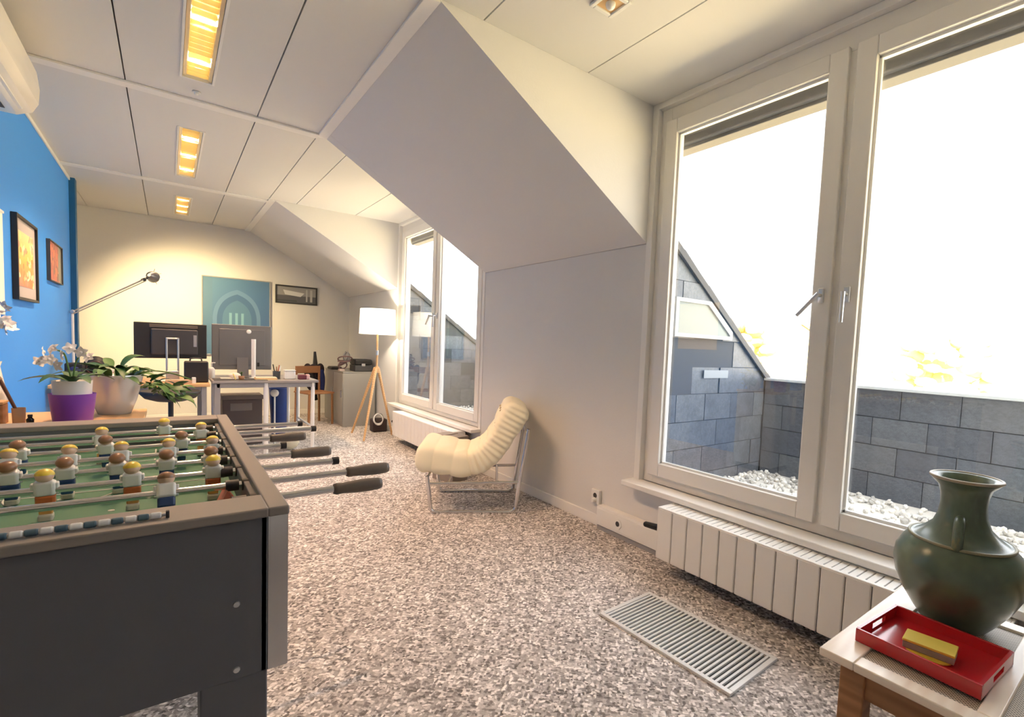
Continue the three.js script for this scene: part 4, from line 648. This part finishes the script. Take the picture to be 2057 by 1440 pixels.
// cabinet with clutter
{
  const g = thing('metal_cabinet', 'low grey metal cabinet in the far corner', 'cabinet', [2.08, 0, -7.6]);
  obj('body', rbox(-0.215, 0.215, 0.0, 0.74, -0.5, 0.49, 0.004), M.cabinet, g); obj('top_plate', rbox(-0.22, 0.22, 0.74, 0.755, -0.505, 0.495, 0.003), M.cabinet, g);
  for (const z of [-0.25, 0.245]) { const d = obj('door', rbox(-0.222, -0.214, 0.04, 0.73, z - 0.235, z + 0.235, 0.002), M.cabinet, g); obj('pull', rbox(-0.232, -0.222, 0.4, 0.5, z + 0.17, z + 0.185, 0.003), M.alu, d); }
  tidbit('equipment_case', 'black equipment case on the grey cabinet', 'case', 2.15, -7.33, 0.756, [['lower_shell', rbox(-0.11, 0.13, 0, 0.09, -0.13, 0.13, 0.012), M.dark], ['upper_shell', rbox(-0.11, 0.13, 0.092, 0.17, -0.13, 0.13, 0.02), M.black], ['latch', rbox(-0.02, 0.03, 0.075, 0.11, 0.128, 0.138, 0.003), M.alu]]);
  tidbit('cable_heap', 'tangled reddish cables beside the black equipment case', 'cables', 1.925, -7.3, 0.756, [['coil', [0, 1, 2, 3].map((k) => new THREE.TorusGeometry(0.055 + 0.012 * k, 0.009, 8, 32).rotateX(0.5 + 0.5 * k).rotateY(k).translate(0.01 * k - 0.02, 0.08 + 0.03 * k, 0)), mat([0.20, 0.12, 0.12], 0.6)], ['grey_coil', [0, 1].map((k) => new THREE.TorusGeometry(0.06, 0.01, 8, 32).rotateY(0.6 + k).translate(0.03, 0.2 + k * 0.02, 0)), M.steelGrey], ['plug_block', rbox(-0.07, -0.0, 0, 0.03, -0.04, 0.04, 0.006), mat([0.55, 0.45, 0.42], 0.6)]]);
  tidbit('black_tray', 'flat black tray on the cabinet edge', 'tray', 1.93, -7.75, 0.756, [['tray', rbox(-0.09, 0.06, 0, 0.03, -0.12, 0.12, 0.008), M.black], ['lid', rbox(-0.08, 0.05, 0.03, 0.04, -0.11, 0.11, 0.004), M.dark]]);
}
{ // chair with a jacket
  const g = thing('wooden_chair', 'wooden chair behind the desk under a dark jacket', 'chair', [1.6, 0, -7.55], 0.3);
  for (const x of [-0.17, 0.17]) for (const z of [-0.17, 0.17]) obj('leg', rod([x, 0, z], [x * 0.95, z > 0 ? 0.44 : 0.8, z], 0.016), M.woodDark, g);
  obj('seat', rbox(-0.19, 0.19, 0.43, 0.455, -0.19, 0.19, 0.01), M.woodDark, g); obj('back_rail', rbox(-0.17, 0.17, 0.7, 0.8, -0.185, -0.16, 0.006), M.woodDark, g);
  const j = thing('draped_jacket', 'dark jacket with upright collar draped over wooden chair', 'jacket', [1.66, 0, -7.87], 0.2);
  const lump = (pts, r, sx) => { const t = tube(pts, r, 24, 14); return t; };
  obj('body', [ball(0.12, 0, 0.62, 0.0, 1.05, 1.7, 0.55, 24, 18), ball(0.07, -0.09, 0.74, 0.0, 0.8, 1.3, 0.7), ball(0.07, 0.09, 0.74, 0.0, 0.8, 1.3, 0.7)], mat([0.025, 0.018, 0.028], 0.9), j);
  obj('sleeve', [lump([[0.08, 0.74, 0.02], [0.1, 0.6, 0.03], [0.09, 0.42, 0.03]], 0.045)], M.navy, j); obj('sleeve', [lump([[-0.06, 0.7, 0.03], [-0.03, 0.5, 0.05], [0.0, 0.3, 0.04]], 0.04)], M.black, j); obj('collar', [rod([0.02, 0.78, 0], [0.01, 1.0, 0], 0.035, 0.016, 10)], M.black, j);
}
{ const g = thing('open_bag', 'dark open bag with white cable coil by floor lamp', 'bag', [2.18, 0, -6.62]); obj('bag', rbox(-0.085, 0.1, 0, 0.17, -0.08, 0.08, 0.02, 3), mat([0.05, 0.035, 0.035], 0.9), g); obj('cable_coil', [0, 1, 2].map((k) => new THREE.TorusGeometry(0.06 + 0.006 * k, 0.009, 8, 32).rotateY(0.2 * k).rotateX(-0.2).translate(-0.02, 0.17, 0.07 + 0.005 * k)), M.whiteGloss, g); obj('carry_strap', tube([[-0.06, 0.15, 0], [-0.02, 0.22, -0.03], [0.05, 0.22, -0.03], [0.08, 0.15, 0]], 0.008, 24, 8), M.black, g); }
// ---------------------------------------------------------------- long arm lamp
{
  const g = thing('arm_lamp', 'long armed metal lamp reaching from the teal pilaster', 'lamp', [-0.742, 0, -6.9]);
  obj('upright', rod([0, 0.741, 0], [0, 1.34, 0], 0.0125), M.whiteGloss, g); obj('clamp', rbox(-0.025, 0.03, 0.741, 0.8, -0.03, 0.03, 0.006), M.alu, g); obj('joint', [ball(0.022, 0, 1.36, 0), rod([0, 1.36, -0.03], [0, 1.36, 0.03], 0.014)], M.alu, g);
  obj('arm', [rod([0, 1.36, 0], [0.56, 1.77, -0.2], 0.0075), rod([0, 1.335, 0], [0.56, 1.745, -0.2], 0.005)], M.steelGrey, g); obj('elbow', [ball(0.018, 0.545, 1.755, -0.2), rod([0.52, 1.75, -0.2], [0.6, 1.79, -0.22], 0.01)], M.dark, g);
  const hd = obj('lamp_head', lathe([[0.018, 0.075], [0.03, 0.06], [0.05, 0.02], [0.062, -0.03], [0.058, -0.03], [0.045, 0.02], [0.02, 0.06]], 28), mat([0.3, 0.31, 0.34], 0.35, { metalness: 0.8 }), g); hd.position.set(0.61, 1.80, -0.24); hd.rotation.set(1.45, 0, 0.35);
  obj('cooling_fin', [0, 1, 2, 3].map((k) => rod([0.61, 1.80, -0.24], [0.61 + 0.09 * Math.cos(k * 0.8 - 1.1), 1.80 + 0.09 * Math.sin(k * 0.8 - 1.1), -0.24], 0.003)), M.steelGrey, g);
  obj('bulb', ball(0.02, 0.66, 1.79, -0.33), new THREE.MeshStandardMaterial({ color: 0xffffff, emissive: lin(1, 0.8, 0.45), emissiveIntensity: 6 }), g);
  const sp = new THREE.SpotLight(lin(1, 0.74, 0.34), 11, 0, 0.98, 0.45, 2); sp.position.set(0.66, 1.79, -0.36); sp.target.position.set(1.0, 1.18, -1.67); g.add(sp, sp.target);
}

scene.traverse((o) => { if (o.isMesh) { o.castShadow = true; o.receiveShadow = true; } if (o.isLight && o.shadow) o.castShadow = true; });
renderer.render(scene, camera);
